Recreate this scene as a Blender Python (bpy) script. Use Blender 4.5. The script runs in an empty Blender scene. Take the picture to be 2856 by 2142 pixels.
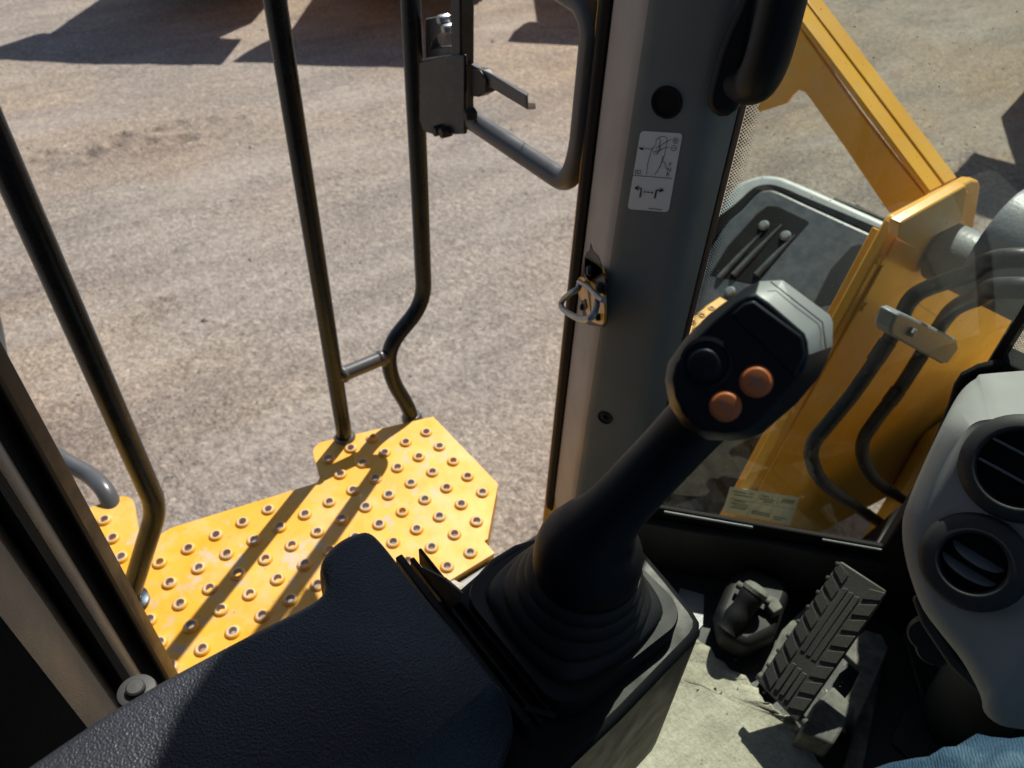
import bpy, bmesh, math, random
from mathutils import Vector, Matrix, noise
from mathutils.geometry import delaunay_2d_cdt
R = math.radians
random.seed(7)
SC = bpy.context.scene
COL = SC.collection

# ------------------------------------------------------------------ camera, sky, sun, exposure
ZC = 2.75                                   # eye height above the yard
cam = bpy.data.cameras.new('camera'); camo = bpy.data.objects.new('camera', cam); COL.objects.link(camo)
cam.lens = 26.0398
CX, CY, CZ = Vector((0.6101459, 0.7913479, 0.0386053)), Vector((-0.543992, 0.383008, 0.7465773)), Vector((0.5760162, -0.4765221, 0.6641777))
camo.matrix_world = Matrix(((CX.x, CY.x, CZ.x, 0), (CX.y, CY.y, CZ.y, 0), (CX.z, CY.z, CZ.z, ZC), (0, 0, 0, 1)))
cam.sensor_width = 36; cam.clip_start = .02; cam.clip_end = 500
cam.dof.use_dof = True; cam.dof.focus_distance = .62; cam.dof.aperture_fstop = 10
SC.camera = camo
SUN_AZ, SUN_EL = -31.0, 52.0                # azimuth from machine-forward (+Y), negative = left
sd = Vector((math.sin(R(SUN_AZ))*math.cos(R(SUN_EL)), math.cos(R(SUN_AZ))*math.cos(R(SUN_EL)), math.sin(R(SUN_EL))))
W = bpy.data.worlds.new('World'); SC.world = W; W.use_nodes = True
wn = W.node_tree.nodes; sky = wn.new('ShaderNodeTexSky'); sky.sky_type = 'NISHITA'; sky.sun_disc = False
sky.sun_elevation = R(SUN_EL); sky.sun_rotation = R(SUN_AZ); sky.dust_density = 1.0
W.node_tree.links.new(sky.outputs[0], wn['Background'].inputs[0]); wn['Background'].inputs[1].default_value = .065
sl = bpy.data.lights.new('sun', 'SUN'); sl.energy = 4.7; sl.angle = R(.53); sl.color = (1, .93, .82)
so = bpy.data.objects.new('sun', sl); COL.objects.link(so); so.rotation_euler = sd.to_track_quat('Z', 'Y').to_euler(); so.location = sd*30
SC.view_settings.view_transform = 'Standard'; SC.view_settings.look = 'None'
SC.cycles.max_bounces = 5; SC.cycles.diffuse_bounces = 3; SC.cycles.glossy_bounces = 2; SC.cycles.transparent_max_bounces = 8; SC.cycles.caustics_reflective = False; SC.cycles.caustics_refractive = False
SC.view_settings.exposure = 0.42; SC.view_settings.gamma = 1

# ------------------------------------------------------------------ materials
def mat(name, col, rough=.5, metal=0, coat=0, spec=.5, nodes=None):
    m = bpy.data.materials.new(name); m.use_nodes = True
    b = m.node_tree.nodes['Principled BSDF']
    b.inputs['Base Color'].default_value = (*col, 1); b.inputs['Roughness'].default_value = rough
    b.inputs['Metallic'].default_value = metal; b.inputs['Coat Weight'].default_value = coat
    b.inputs['Specular IOR Level'].default_value = spec
    if nodes: nodes(m.node_tree, b)
    return m
def N(t, k, **kw):
    n = t.nodes.new(k)
    for a, v in kw.items():
        if a.startswith('i_'):
            key = a[2:]
            n.inputs[int(key) if key.isdigit() else key.replace('_', ' ')].default_value = v
        else: setattr(n, a, v)
    return n
def ramp(t, fac, stops):
    r = t.nodes.new('ShaderNodeValToRGB'); e = r.color_ramp.elements
    while len(e) < len(stops): e.new(.5)
    for q, (p, c) in zip(e, stops):
        q.position = p; q.color = (*c, 1) if len(c) == 3 else c
    t.links.new(fac, r.inputs[0]); return r.outputs[0]
def coords(t, kind='Object', scale=(1, 1, 1), rot=(0, 0, 0)):
    c = t.nodes.new('ShaderNodeTexCoord'); m = t.nodes.new('ShaderNodeMapping')
    m.inputs['Scale'].default_value = scale; m.inputs['Rotation'].default_value = rot
    t.links.new(c.outputs[kind], m.inputs[0]); return m.outputs[0]
def noi(t, co, scale, detail=4, rough=.55):
    n = N(t, 'ShaderNodeTexNoise'); n.inputs['Scale'].default_value = scale; n.inputs['Detail'].default_value = min(detail, 4)
    n.inputs['Roughness'].default_value = rough; t.links.new(co, n.inputs['Vector']); return n.outputs[0]
def mixc(t, fac, a, b, mode='MIX'):
    m = t.nodes.new('ShaderNodeMix'); m.data_type = 'RGBA'; m.blend_type = mode
    for s, v in ((m.inputs[0], fac), (m.inputs[6], a), (m.inputs[7], b)):
        if hasattr(v, 'is_linked') or isinstance(v, bpy.types.NodeSocket): t.links.new(v, s)
        elif isinstance(v, (int, float)): s.default_value = v
        else: s.default_value = (*v, 1)
    return m.outputs[2]
def bump(t, b, h, strength=.3, dist=.001, prev=None):
    n = t.nodes.new('ShaderNodeBump'); n.inputs['Strength'].default_value = strength; n.inputs['Distance'].default_value = dist
    t.links.new(h, n.inputs['Height'])
    if prev: t.links.new(prev, n.inputs['Normal'])
    t.links.new(n.outputs[0], b.inputs['Normal']); return n.outputs[0]
def rough_noise(t, b, co, scale, lo, hi):
    t.links.new(ramp(t, noi(t, co, scale, 5), [(.3, (lo,)*3), (.7, (hi,)*3)]), b.inputs['Roughness'])

def ground_nodes(t, b):
    co = coords(t)
    st = coords(t, scale=(1, .28, 1), rot=(0, 0, R(28)))
    c = ramp(t, noi(t, st, 1.1, 6, .62), [(.32, (.215, .172, .155)), (.43, (.325, .260, .213)), (.53, (.44, .352, .268)), (.66, (.32, .278, .26))])
    far = ramp(t, noi(t, co, .22, 3), [(.40, (0, 0, 0)), (.62, (1, 1, 1))])
    c = mixc(t, far, c, ramp(t, noi(t, st, 2.3, 6, .65), [(.3, (.27, .25, .235)), (.6, (.39, .35, .315))]))
    v = N(t, 'ShaderNodeTexVoronoi', feature='F1'); v.inputs['Scale'].default_value = 26; t.links.new(co, v.inputs['Vector'])
    cell = ramp(t, v.outputs['Color'], [(.15, (.74, .73, .72)), (.6, (1, 1, 1)), (.95, (1.22, 1.2, 1.18))])
    c = mixc(t, .45, c, cell, 'MULTIPLY')
    g = ramp(t, noi(t, co, 52, 4, .8), [(.30, (.42, .41, .40)), (.5, (1, 1, 1)), (.70, (1.5, 1.48, 1.45))])
    c = mixc(t, .95, c, g, 'MULTIPLY')
    pale = ramp(t, noi(t, coords(t, scale=(1.6, .55, 1), rot=(0, 0, R(22))), .55, 4, .7), [(.50, (0, 0, 0)), (.68, (.85,)*3)])
    c = mixc(t, pale, c, (.45, .405, .37))
    sp = ramp(t, noi(t, co, 17, 4, .6), [(.26, (.55, .53, .52)), (.36, (1, 1, 1))])
    c = mixc(t, .6, c, sp, 'MULTIPLY')
    gr2 = ramp(t, noi(t, co, 22, 4, .85), [(.32, (.52, .51, .50)), (.5, (1, 1, 1)), (.68, (1.42, 1.40, 1.38))])
    c = mixc(t, .8, c, gr2, 'MULTIPLY')
    t.links.new(c, b.inputs['Base Color'])
    bump(t, b, noi(t, co, 38, 4, .8), 1.0, .028)
M = {}
M['ground'] = mat('ground', (.36, .31, .26), .95, spec=.15, nodes=ground_nodes)
M['stone'] = mat('stone', (.33, .30, .27), .9, nodes=lambda t, b: t.links.new(ramp(t, N(t, 'ShaderNodeNewGeometry').outputs['Random Per Island'], [(0, (.22, .2, .185)), (.5, (.36, .31, .265)), (1, (.47, .43, .39))]), b.inputs['Base Color']))
def yellow_nodes(wear):
    def f(t, b):
        co = coords(t)
        base = ramp(t, noi(t, co, 9, 4), [(.35, (.74, .365, .020)), (.65, (.80, .42, .030))])
        d = ramp(t, noi(t, co, 34, 9, .72), [(.58-.04*wear, (0, 0, 0)), (.64, (1, 1, 1))])
        d2 = ramp(t, noi(t, co, 5, 3), [(.52, (0, 0, 0)), (.62, (1, 1, 1))])
        m = N(t, 'ShaderNodeMath', operation='MULTIPLY'); t.links.new(d, m.inputs[0]); t.links.new(d2, m.inputs[1])
        dust = ramp(t, noi(t, co, 13, 8, .7), [(.46, (0, 0, 0)), (.66, (.45*wear,)*3)])
        c = mixc(t, dust, base, (.66, .49, .27))
        sc = N(t, 'ShaderNodeMath', operation='MULTIPLY'); t.links.new(m.outputs[0], sc.inputs[0]); sc.inputs[1].default_value = .8*wear
        c = mixc(t, sc.outputs[0], c, (.40, .37, .33))
        if wear > .9:
            for px_, py_, rr_ in ((-.86, .10, .13), (-1.0, .0, .10), (-.80, .20, .10)):
                ds_ = N(t, 'ShaderNodeVectorMath', operation='DISTANCE'); t.links.new(co, ds_.inputs[0]); ds_.inputs[1].default_value = (px_, py_, ZC-1.1)
                mr_ = N(t, 'ShaderNodeMapRange'); t.links.new(ds_.outputs['Value'], mr_.inputs[0]); mr_.inputs[1].default_value = 0; mr_.inputs[2].default_value = rr_; mr_.inputs[3].default_value = .17; mr_.inputs[4].default_value = -.12
                a_ = N(t, 'ShaderNodeMath', operation='ADD'); t.links.new(noi(t, co, 27, 4, .75), a_.inputs[0]); t.links.new(mr_.outputs[0], a_.inputs[1])
                c = mixc(t, ramp(t, a_.outputs[0], [(.60, (0, 0, 0)), (.72, (.8,)*3)]), c, (.50, .44, .36))
        pit = ramp(t, noi(t, co, 130, 5, .6), [(.27, (.35, .25, .1)), (.34, (1, 1, 1))])
        c = mixc(t, .6*wear, c, pit, 'MULTIPLY')
        t.links.new(c, b.inputs['Base Color'])
        rough_noise(t, b, co, 22, .30, .30+.3*wear)
        bump(t, b, noi(t, co, 90, 4), .10, .002)
    return f
M['yellow_worn'] = mat('yellow_worn', (.82, .41, .02), .4, coat=.15, nodes=yellow_nodes(1.0))
M['yellow'] = mat('yellow', (.82, .41, .02), .45, coat=.1, spec=.4, nodes=yellow_nodes(.35))
def rim_nodes(t, b):
    co = coords(t, 'Generated')
    oi = N(t, 'ShaderNodeObjectInfo')
    t.links.new(ramp(t, oi.outputs['Random'], [(0, (.50, .36, .26)), (.5, (.56, .44, .36)), (.8, (.47, .41, .37)), (1, (.70, .40, .12))]), b.inputs['Base Color'])
M['worn_rim'] = mat('worn_rim', (.42, .32, .26), .55, nodes=rim_nodes)
def rail_nodes(t, b):
    co = coords(t)
    b.inputs['Specular IOR Level'].default_value = .42; b.inputs['Specular Tint'].default_value = (.62, .8, 1, 1); t.links.new(ramp(t, noi(t, co, 18, 6, .65), [(.35, (.009, .010, .013)), (.64, (.014, .0145, .017)), (.80, (.04, .036, .032))]), b.inputs['Base Color'])
    rough_noise(t, b, co, 40, .22, .38)
M['rail'] = mat('rail', (.05, .05, .05), .35, spec=.4, nodes=rail_nodes)
M['rail_grey'] = mat('rail_grey', (.075, .08, .088), .32, spec=.6, nodes=lambda t, b: rough_noise(t, b, coords(t), 30, .26, .45))
M['zinc'] = mat('zinc', (.30, .34, .38), .35, .8, nodes=lambda t, b: rough_noise(t, b, coords(t), 60, .25, .5))
def trim_nodes(base, sc=700, st=.25, ds=0.0):
    def f(t, b):
        co = coords(t)
        c = ramp(t, noi(t, co, 6, 6, .6), [(.3, tuple(x*.86 for x in base)), (.7, tuple(x*1.14 for x in base))])
        if ds:
            dsm = ramp(t, noi(t, co, 260, 3, .7), [(.66, (0, 0, 0)), (.74, (ds,)*3)])
            c = mixc(t, dsm, c, (.45, .42, .36))
        t.links.new(c, b.inputs['Base Color'])
        v = N(t, 'ShaderNodeTexVoronoi', feature='SMOOTH_F1'); v.inputs['Scale'].default_value = sc; t.links.new(co, v.inputs['Vector'])
        bump(t, b, v.outputs['Distance'], st, .0008)
        rough_noise(t, b, co, 15, .5, .66)
    return f
M['trim_grey'] = mat('trim_grey', (.20, .205, .20), .6, nodes=trim_nodes((.165, .188, .195), 900, .12))
M['post_trim'] = mat('post_trim', (.028, .028, .03), .55, nodes=trim_nodes((.026, .0265, .028), 700, .4))
M['trim_grey_lit'] = mat('trim_grey_lit', (.36, .335, .325), .5, nodes=trim_nodes((.36, .335, .325), 900, .06))  # paler copy of the pillar trim, with doorway light put into its colour
M['trim_dark'] = mat('trim_dark', (.035, .036, .037), .55, nodes=trim_nodes((.040, .039, .039), 700, .35))
def leather_nodes(t, b):
    co = coords(t)
    t.links.new(ramp(t, noi(t, co, 14, 5), [(.3, (.018, .0195, .026)), (.7, (.026, .028, .036))]), b.inputs['Base Color'])
    b.inputs['Specular Tint'].default_value = (.75, .87, 1, 1)
    v = N(t, 'ShaderNodeTexVoronoi', feature='SMOOTH_F1'); v.inputs['Scale'].default_value = 680; v.inputs['Smoothness'].default_value = .6
    d = N(t, 'ShaderNodeVectorMath', operation='ADD'); nn = N(t, 'ShaderNodeTexNoise'); nn.inputs['Scale'].default_value = 260
    t.links.new(co, nn.inputs['Vector']); s = N(t, 'ShaderNodeVectorMath', operation='SCALE'); s.inputs['Scale'].default_value = .0022
    t.links.new(nn.outputs['Color'], s.inputs[0]); t.links.new(co, d.inputs[0]); t.links.new(s.outputs[0], d.inputs[1]); t.links.new(d.outputs[0], v.inputs['Vector'])
    bump(t, b, v.outputs['Distance'], .65, .0008)
    rough_noise(t, b, co, 25, .42, .52)
M['leather'] = mat('leather', (.035, .036, .04), .47, spec=.55, nodes=leather_nodes)
M['black_gloss'] = mat('black_gloss', (.008, .0085, .010), .4, spec=.18, nodes=lambda t, b: (rough_noise(t, b, coords(t), 35, .36, .5), bump(t, b, noi(t, coords(t), 380, 3), .06, .001)))
def black_nodes(t, b):
    co = coords(t)
    c = mixc(t, ramp(t, noi(t, co, 420, 2, .6), [(.72, (0, 0, 0)), (.78, (.25,)*3)]), (.0065, .007, .0095), (.25, .24, .22))
    t.links.new(c, b.inputs['Base Color']); rough_noise(t, b, co, 20, .40, .55); b.inputs['Specular IOR Level'].default_value = .30; b.inputs['Specular Tint'].default_value = (.6, .78, 1, 1)
    bump(t, b, noi(t, co, 1500, 2), .08, .0005)
M['black_soft'] = mat('black_soft', (.011, .0115, .014), .48, nodes=black_nodes)
M['rubber'] = mat('rubber', (.010, .0105, .012), .62, spec=.4, nodes=trim_nodes((.0105, .011, .0125), 900, .12, .05))
M['seal'] = mat('seal', (.006, .006, .006), .75, spec=.2)
M['pedal_rubber'] = mat('pedal_rubber', (.055, .052, .05), .7, nodes=trim_nodes((.06, .056, .053), 500, .3, .3))
M['floor_dark'] = mat('floor_dark', (.03, .031, .032), .7, nodes=trim_nodes((.027, .029, .03), 400, .3, .35))
def mat_nodes(t, b):
    co = coords(t)
    st = coords(t, scale=(1, .12, 1), rot=(0, 0, R(-62)))
    c = ramp(t, noi(t, co, 8, 8, .65), [(.28, (.24, .225, .18)), (.45, (.40, .38, .31)), (.70, (.56, .54, .45))])
    c = mixc(t, .35, c, ramp(t, noi(t, st, 60, 4), [(.35, (.72, .72, .70)), (.6, (1.1, 1.1, 1.1))]), 'MULTIPLY')
    gr = ramp(t, noi(t, co, 190, 5, .7), [(.3, (.65, .65, .64)), (.6, (1.1, 1.1, 1.08))])
    c = mixc(t, .6, c, gr, 'MULTIPLY')
    t.links.new(c, b.inputs['Base Color'])
    p = bump(t, b, noi(t, st, 70, 4), .5, .006)
    bump(t, b, noi(t, co, 120, 7, .7), .6, .004, p)
M['mat'] = mat('mat', (.34, .33, .28), .9, spec=.2, nodes=mat_nodes)
def dusty_nodes(base, dust):
    def f(t, b):
        co = coords(t)
        c = mixc(t, ramp(t, noi(t, co, 24, 8, .7), [(.38, (0, 0, 0)), (.66, (.9,)*3)]), base, dust)
        t.links.new(c, b.inputs['Base Color']); bump(t, b, noi(t, co, 160, 5), .3, .002)
    return f
M['dusty_steel'] = mat('dusty_steel', (.2, .2, .18), .8, nodes=dusty_nodes((.09, .092, .088), (.25, .245, .21)))
M['column'] = mat('column', (.40, .41, .40), .5, nodes=trim_nodes((.33, .34, .335), 800, .10, .08))
M['vent'] = mat('vent', (.030, .032, .034), .5, nodes=trim_nodes((.032, .034, .036), 900, .1))
M['silver'] = mat('silver', (.33, .35, .355), .42, .15, nodes=lambda t, b: bump(t, b, noi(t, coords(t), 1400, 2), .16, .0006))
M['orange'] = mat('orange', (.60, .185, .06), .45)
M['button_mark'] = mat('button_mark', (.36, .25, .25), .5)
M['decal'] = mat('decal', (.80, .83, .85), .4)
M['ink'] = mat('ink', (.02, .022, .025), .5)
M['plate_label'] = mat('plate_label', (.62, .68, .50), .5, nodes=lambda t, b: t.links.new(ramp(t, noi(t, coords(t), 40, 4), [(.3, (.50, .56, .42)), (.7, (.68, .72, .56))]), b.inputs['Base Color']))
M['label_ink'] = mat('label_ink', (.22, .27, .20), .6)
M['fender'] = mat('fender', (.42, .45, .45), .45, nodes=dusty_nodes((.56, .60, .59), (.46, .48, .46)))
M['tyre'] = mat('tyre', (.03, .029, .028), .85, nodes=dusty_nodes((.028, .027, .026), (.10, .085, .07)))
M['hose'] = mat('hose', (.012, .014, .016), .42, spec=.35, nodes=dusty_nodes((.010, .012, .014), (.028, .03, .032)))
M['panel_grey'] = mat('panel_grey', (.15, .17, .185), .38, nodes=dusty_nodes((.075, .088, .098), (.14, .15, .155)))
M['steel_grey'] = mat('steel_grey', (.33, .36, .38), .4, nodes=dusty_nodes((.24, .27, .29), (.2, .21, .21)))
M['body_dark'] = mat('body_dark', (.016, .017, .019), .5, spec=.35)
M['wheel_rim'] = mat('wheel_rim', (.5, .42, .1), .5)
M['skin_panel'] = mat('skin_panel', (.28, .30, .31), .55, nodes=trim_nodes((.28, .30, .31), 700, .1))
M['headliner'] = mat('headliner', (.25, .25, .24), .9)
def denim_nodes(t, b):
    co = coords(t)
    w = N(t, 'ShaderNodeTexWave', wave_type='BANDS', bands_direction='DIAGONAL'); w.inputs['Scale'].default_value = 210; w.inputs['Distortion'].default_value = 6
    w.inputs['Detail'].default_value = 3; t.links.new(co, w.inputs['Vector'])
    base = ramp(t, noi(t, co, 16, 7, .65), [(.3, (.018, .045, .085)), (.55, (.045, .095, .155)), (.75, (.13, .205, .275))])
    c = mixc(t, .55, base, ramp(t, w.outputs[0], [(.2, (.55, .58, .62)), (.8, (1.35, 1.32, 1.3))]), 'MULTIPLY')
    t.links.new(c, b.inputs['Base Color'])
    p = bump(t, b, w.outputs[0], .35, .0008)
    bump(t, b, noi(t, co, 28, 4), .6, .012, p)
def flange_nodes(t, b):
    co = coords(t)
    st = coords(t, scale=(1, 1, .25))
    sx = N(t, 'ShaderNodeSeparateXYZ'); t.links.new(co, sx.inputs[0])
    mr = N(t, 'ShaderNodeMapRange'); t.links.new(sx.outputs[2], mr.inputs[0]); mr.inputs[1].default_value = ZC-.95; mr.inputs[2].default_value = ZC-.68; mr.inputs[3].default_value = .10; mr.inputs[4].default_value = -.22  # shifts the colour from brown yellow at the bottom to black higher up
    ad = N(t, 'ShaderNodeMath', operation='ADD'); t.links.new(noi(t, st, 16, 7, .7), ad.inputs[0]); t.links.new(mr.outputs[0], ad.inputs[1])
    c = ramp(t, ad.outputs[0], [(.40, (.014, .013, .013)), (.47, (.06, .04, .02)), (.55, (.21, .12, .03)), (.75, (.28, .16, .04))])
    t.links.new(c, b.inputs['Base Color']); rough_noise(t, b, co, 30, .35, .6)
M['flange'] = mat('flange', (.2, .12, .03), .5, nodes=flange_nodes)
M['denim'] = mat('denim', (.1, .2, .31), .9, spec=.15, nodes=denim_nodes)
def glass_mat():
    m = bpy.data.materials.new('glass'); m.use_nodes = True; t = m.node_tree; t.nodes.remove(t.nodes['Principled BSDF'])
    out = t.nodes['Material Output']
    tr = N(t, 'ShaderNodeBsdfTransparent'); tr.inputs[0].default_value = (.74, .82, .765, 1)
    gl = N(t, 'ShaderNodeBsdfGlossy'); gl.inputs['Roughness'].default_value = .02
    lw = N(t, 'ShaderNodeLayerWeight'); lw.inputs[0].default_value = .5
    pw = N(t, 'ShaderNodeMath', operation='POWER'); t.links.new(lw.outputs['Facing'], pw.inputs[0]); pw.inputs[1].default_value = 5
    fr = N(t, 'ShaderNodeMath', operation='MULTIPLY_ADD'); t.links.new(pw.outputs[0], fr.inputs[0]); fr.inputs[1].default_value = .92; fr.inputs[2].default_value = .07
    mx = N(t, 'ShaderNodeMixShader'); t.links.new(fr.outputs[0], mx.inputs[0]); t.links.new(tr.outputs[0], mx.inputs[1]); t.links.new(gl.outputs[0], mx.inputs[2])
    # dust specks and a thin dust film on the pane
    df = N(t, 'ShaderNodeBsdfDiffuse'); df.inputs[0].default_value = (.62, .62, .58, 1)
    co = coords(t, 'UV')
    s = ramp(t, noi(t, co, 330, 2, .5), [(.70, (0, 0, 0)), (.75, (.75,)*3)])
    f = ramp(t, noi(t, co, 7, 6, .6), [(.35, (.004,)*3), (.7, (.022,)*3)])
    a = N(t, 'ShaderNodeMath', operation='ADD', use_clamp=True); t.links.new(s, a.inputs[0]); t.links.new(f, a.inputs[1])
    m2 = N(t, 'ShaderNodeMixShader'); t.links.new(a.outputs[0], m2.inputs[0]); t.links.new(mx.outputs[0], m2.inputs[1]); t.links.new(df.outputs[0], m2.inputs[2])
    # printed black dot band along the pillar edge (u in metres from the edge)
    sx = N(t, 'ShaderNodeSeparateXYZ'); c2 = t.nodes.new('ShaderNodeTexCoord'); t.links.new(c2.outputs['UV'], sx.inputs[0])
    def wave(sock, per, off=0):
        q = N(t, 'ShaderNodeMath', operation='MULTIPLY_ADD'); t.links.new(sock, q.inputs[0]); q.inputs[1].default_value = 2*math.pi/per; q.inputs[2].default_value = off
        s_ = N(t, 'ShaderNodeMath', operation='SINE'); t.links.new(q.outputs[0], s_.inputs[0]); return s_.outputs[0]
    pr = N(t, 'ShaderNodeMath', operation='MULTIPLY'); t.links.new(wave(sx.outputs[0], .0036), pr.inputs[0]); t.links.new(wave(sx.outputs[1], .0036), pr.inputs[1])
    lim = N(t, 'ShaderNodeMapRange'); t.links.new(sx.outputs[0], lim.inputs[0]); lim.inputs[1].default_value = 0; lim.inputs[2].default_value = .015; lim.inputs[3].default_value = -.1; lim.inputs[4].default_value = 1.0
    gt = N(t, 'ShaderNodeMath', operation='GREATER_THAN'); t.links.new(pr.outputs[0], gt.inputs[0]); t.links.new(lim.outputs[0], gt.inputs[1])
    bk = N(t, 'ShaderNodeBsdfDiffuse'); bk.inputs[0].default_value = (.01, .01, .01, 1)
    m3 = N(t, 'ShaderNodeMixShader'); t.links.new(gt.outputs[0], m3.inputs[0]); t.links.new(m2.outputs[0], m3.inputs[1]); t.links.new(bk.outputs[0], m3.inputs[2])
    t.links.new(m3.outputs[0], out.inputs[0]); return m
M['glass'] = glass_mat()

# ------------------------------------------------------------------ builders
def V(*a): return Vector(a)
# pixel helpers: a bearing (x, y in 2212 x 1659 image pixels, cast from the camera) meets a chosen plane of the machine
def pixel_ray(u, v): return CX*(u-1106)-CY*(v-829.5)-CZ*1600.0
def hit(d, k): return V(0, 0, ZC)+d*k
def _many(f, pts): return f(pts[0]) if len(pts) == 1 else [f(p) for p in pts]
def GZ(z, *pts): return _many(lambda p: hit(pixel_ray(*p), z/pixel_ray(*p).z), pts)      # level z relative to eye height
def GX(x, *pts): return _many(lambda p: hit(pixel_ray(*p), x/pixel_ray(*p).x), pts)      # lengthwise vertical plane
def GY(y, *pts): return _many(lambda p: hit(pixel_ray(*p), y/pixel_ray(*p).y), pts)      # crosswise vertical plane
def GP(pl, u, v):
    d = pixel_ray(u, v); return hit(d, (pl[0]-V(0, 0, ZC)).dot(pl[1])/d.dot(pl[1]))
def GD(dist, u, v): return hit(pixel_ray(u, v).normalized(), dist)
def AZ(k, u, v):
    d = pixel_ray(u, v); return V(d.x, d.y, 0)/math.hypot(d.x, d.y)*k

def setp(o, **kw):
    for k, v in kw.items():
        if v is not None: o[k] = v
    return o
def thing(name, label, cat, loc=(0, 0, 0), group=None, kind=None):
    o = bpy.data.objects.new(name, None); COL.objects.link(o); o.location = loc; o.empty_display_size = .05
    return setp(o, label=label, category=cat, group=group, kind=kind)
def link(o, parent):
    COL.objects.link(o)
    if parent:
        o.parent = parent
        if parent.type == 'EMPTY' and parent.parent is None: o.matrix_parent_inverse = Matrix.Translation(-Vector(parent.location))
    return o
def obj(name, verts, faces, m, parent=None, smooth=None, bevel=0, seg=2, subsurf=0, mats=None, label=None, **props):
    me = bpy.data.meshes.new(name); me.from_pydata([tuple(v) for v in verts], [], faces); me.update()
    bm = bmesh.new(); bm.from_mesh(me); bmesh.ops.remove_doubles(bm, verts=bm.verts, dist=1e-6); bmesh.ops.recalc_face_normals(bm, faces=bm.faces); bm.to_mesh(me); bm.free()
    for k in ([m] if isinstance(m, str) else m): me.materials.append(M[k])
    if mats: 
        for p, i in zip(me.polygons, mats): p.material_index = i
    if smooth is not None:
        for p in me.polygons: p.use_smooth = True
        if smooth < 179: me.set_sharp_from_angle(angle=R(smooth))
    o = bpy.data.objects.new(name, me); link(o, parent)
    if bevel:
        b = o.modifiers.new('bevel', 'BEVEL'); b.width = bevel; b.segments = seg; b.limit_method = 'ANGLE'; b.angle_limit = R(35); b.harden_normals = False
        if smooth is None:
            for p in me.polygons: p.use_smooth = True
            me.set_sharp_from_angle(angle=R(30)); 
    if subsurf:
        s = o.modifiers.new('sub', 'SUBSURF'); s.levels = s.render_levels = subsurf
    return setp(o, label=label, **props)
def cat(pts, n=6, closed=False):
    "Catmull-Rom through the points"
    P = [Vector(p) for p in pts]; L = len(P); out = []
    for i in range(L if closed else L-1):
        a, b, c, d = (P[(i-1) % L], P[i], P[(i+1) % L], P[(i+2) % L]) if closed else (P[max(i-1, 0)], P[i], P[i+1], P[min(i+2, L-1)])
        for k in range(n):
            s = k/n
            out.append(.5*((2*b)+(c-a)*s+(2*a-5*b+4*c-d)*s*s+(3*b-a-3*c+d)*s**3))
    if not closed: out.append(P[-1])
    return out
def fillet(pts, r, n=6):
    "polyline with rounded corners"
    P = [Vector(p) for p in pts]; out = [P[0]]
    for a, b, c in zip(P, P[1:], P[2:]):
        u = (a-b); w = (c-b); d = min(r, u.length*.48, w.length*.48)
        p, q = b+u.normalized()*d, b+w.normalized()*d
        for k in range(n+1):
            s = k/n; out.append((1-s)**2*p+2*s*(1-s)*b+s*s*q)
    out.append(P[-1]); return out
def tube_geo(path, rad, seg=16, caps=True):
    P = [Vector(p) for p in path]; n = len(P)
    rads = rad if isinstance(rad, (list, tuple)) else [rad]*n
    vs, fs = [], []
    up = None
    for i in range(n):
        tg = (P[min(i+1, n-1)]-P[max(i-1, 0)]).normalized()
        if up is None:
            up = tg.orthogonal().normalized()
        up = (up-tg*up.dot(tg)).normalized(); w = tg.cross(up)
        for k in range(seg):
            a = 2*math.pi*k/seg; vs.append(P[i]+(up*math.cos(a)+w*math.sin(a))*rads[i])
    for i in range(n-1):
        for k in range(seg):
            fs.append((i*seg+k, i*seg+(k+1) % seg, (i+1)*seg+(k+1) % seg, (i+1)*seg+k))
    if caps: fs += [tuple(range(seg))[::-1], tuple(range((n-1)*seg, n*seg))]
    return vs, fs
def tube(name, path, rad, m, parent=None, seg=16, **kw):
    v, f = tube_geo(path, rad, seg); return obj(name, v, f, m, parent, smooth=50, **kw)
def merge(*geos):
    vs, fs = [], []
    for v, f in geos:
        o = len(vs); vs += list(v); fs += [tuple(i+o for i in q) for q in f]
    return vs, fs
def prism_geo(poly, d):
    d = Vector(d); n = len(poly); vs = [Vector(p) for p in poly]+[Vector(p)+d for p in poly]
    return vs, [tuple(range(n))[::-1], tuple(range(n, 2*n))]+[(i, (i+1) % n, n+(i+1) % n, n+i) for i in range(n)]
def prism(name, poly, d, m, parent=None, bevel=0, **kw):
    v, f = prism_geo(poly, d); return obj(name, v, f, m, parent, bevel=bevel, **kw)
def vprism(name, plan, z0, z1, m, parent=None, **kw):
    return prism(name, [V(p[0], p[1], ZC+z0) for p in plan], (0, 0, z1-z0), m, parent, **kw)
def loft_geo(rings, cap0=True, cap1=True):
    n = len(rings[0]); vs = [Vector(p) for r in rings for p in r]; fs = []
    for i in range(len(rings)-1):
        for k in range(n): fs.append((i*n+k, i*n+(k+1) % n, (i+1)*n+(k+1) % n, (i+1)*n+k))
    if cap0: fs.append(tuple(range(n))[::-1])
    if cap1: fs.append(tuple(range((len(rings)-1)*n, len(rings)*n)))
    return vs, fs
def frame(axis, hint=(0, 0, 1)):
    a = Vector(axis).normalized(); h = Vector(hint)
    if abs(a.dot(h)) > .98: h = Vector((1, 0, 0))
    u = (h-a*h.dot(a)).normalized(); return u, a.cross(u), a
def lathe_geo(c, axis, prof, seg=24, hint=(0, 0, 1), caps=True):
    u, w, a = frame(axis, hint); c = Vector(c)
    return loft_geo([[c+a*h+(u*math.cos(2*math.pi*k/seg)+w*math.sin(2*math.pi*k/seg))*r for k in range(seg)] for r, h in prof], caps, caps)
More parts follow.
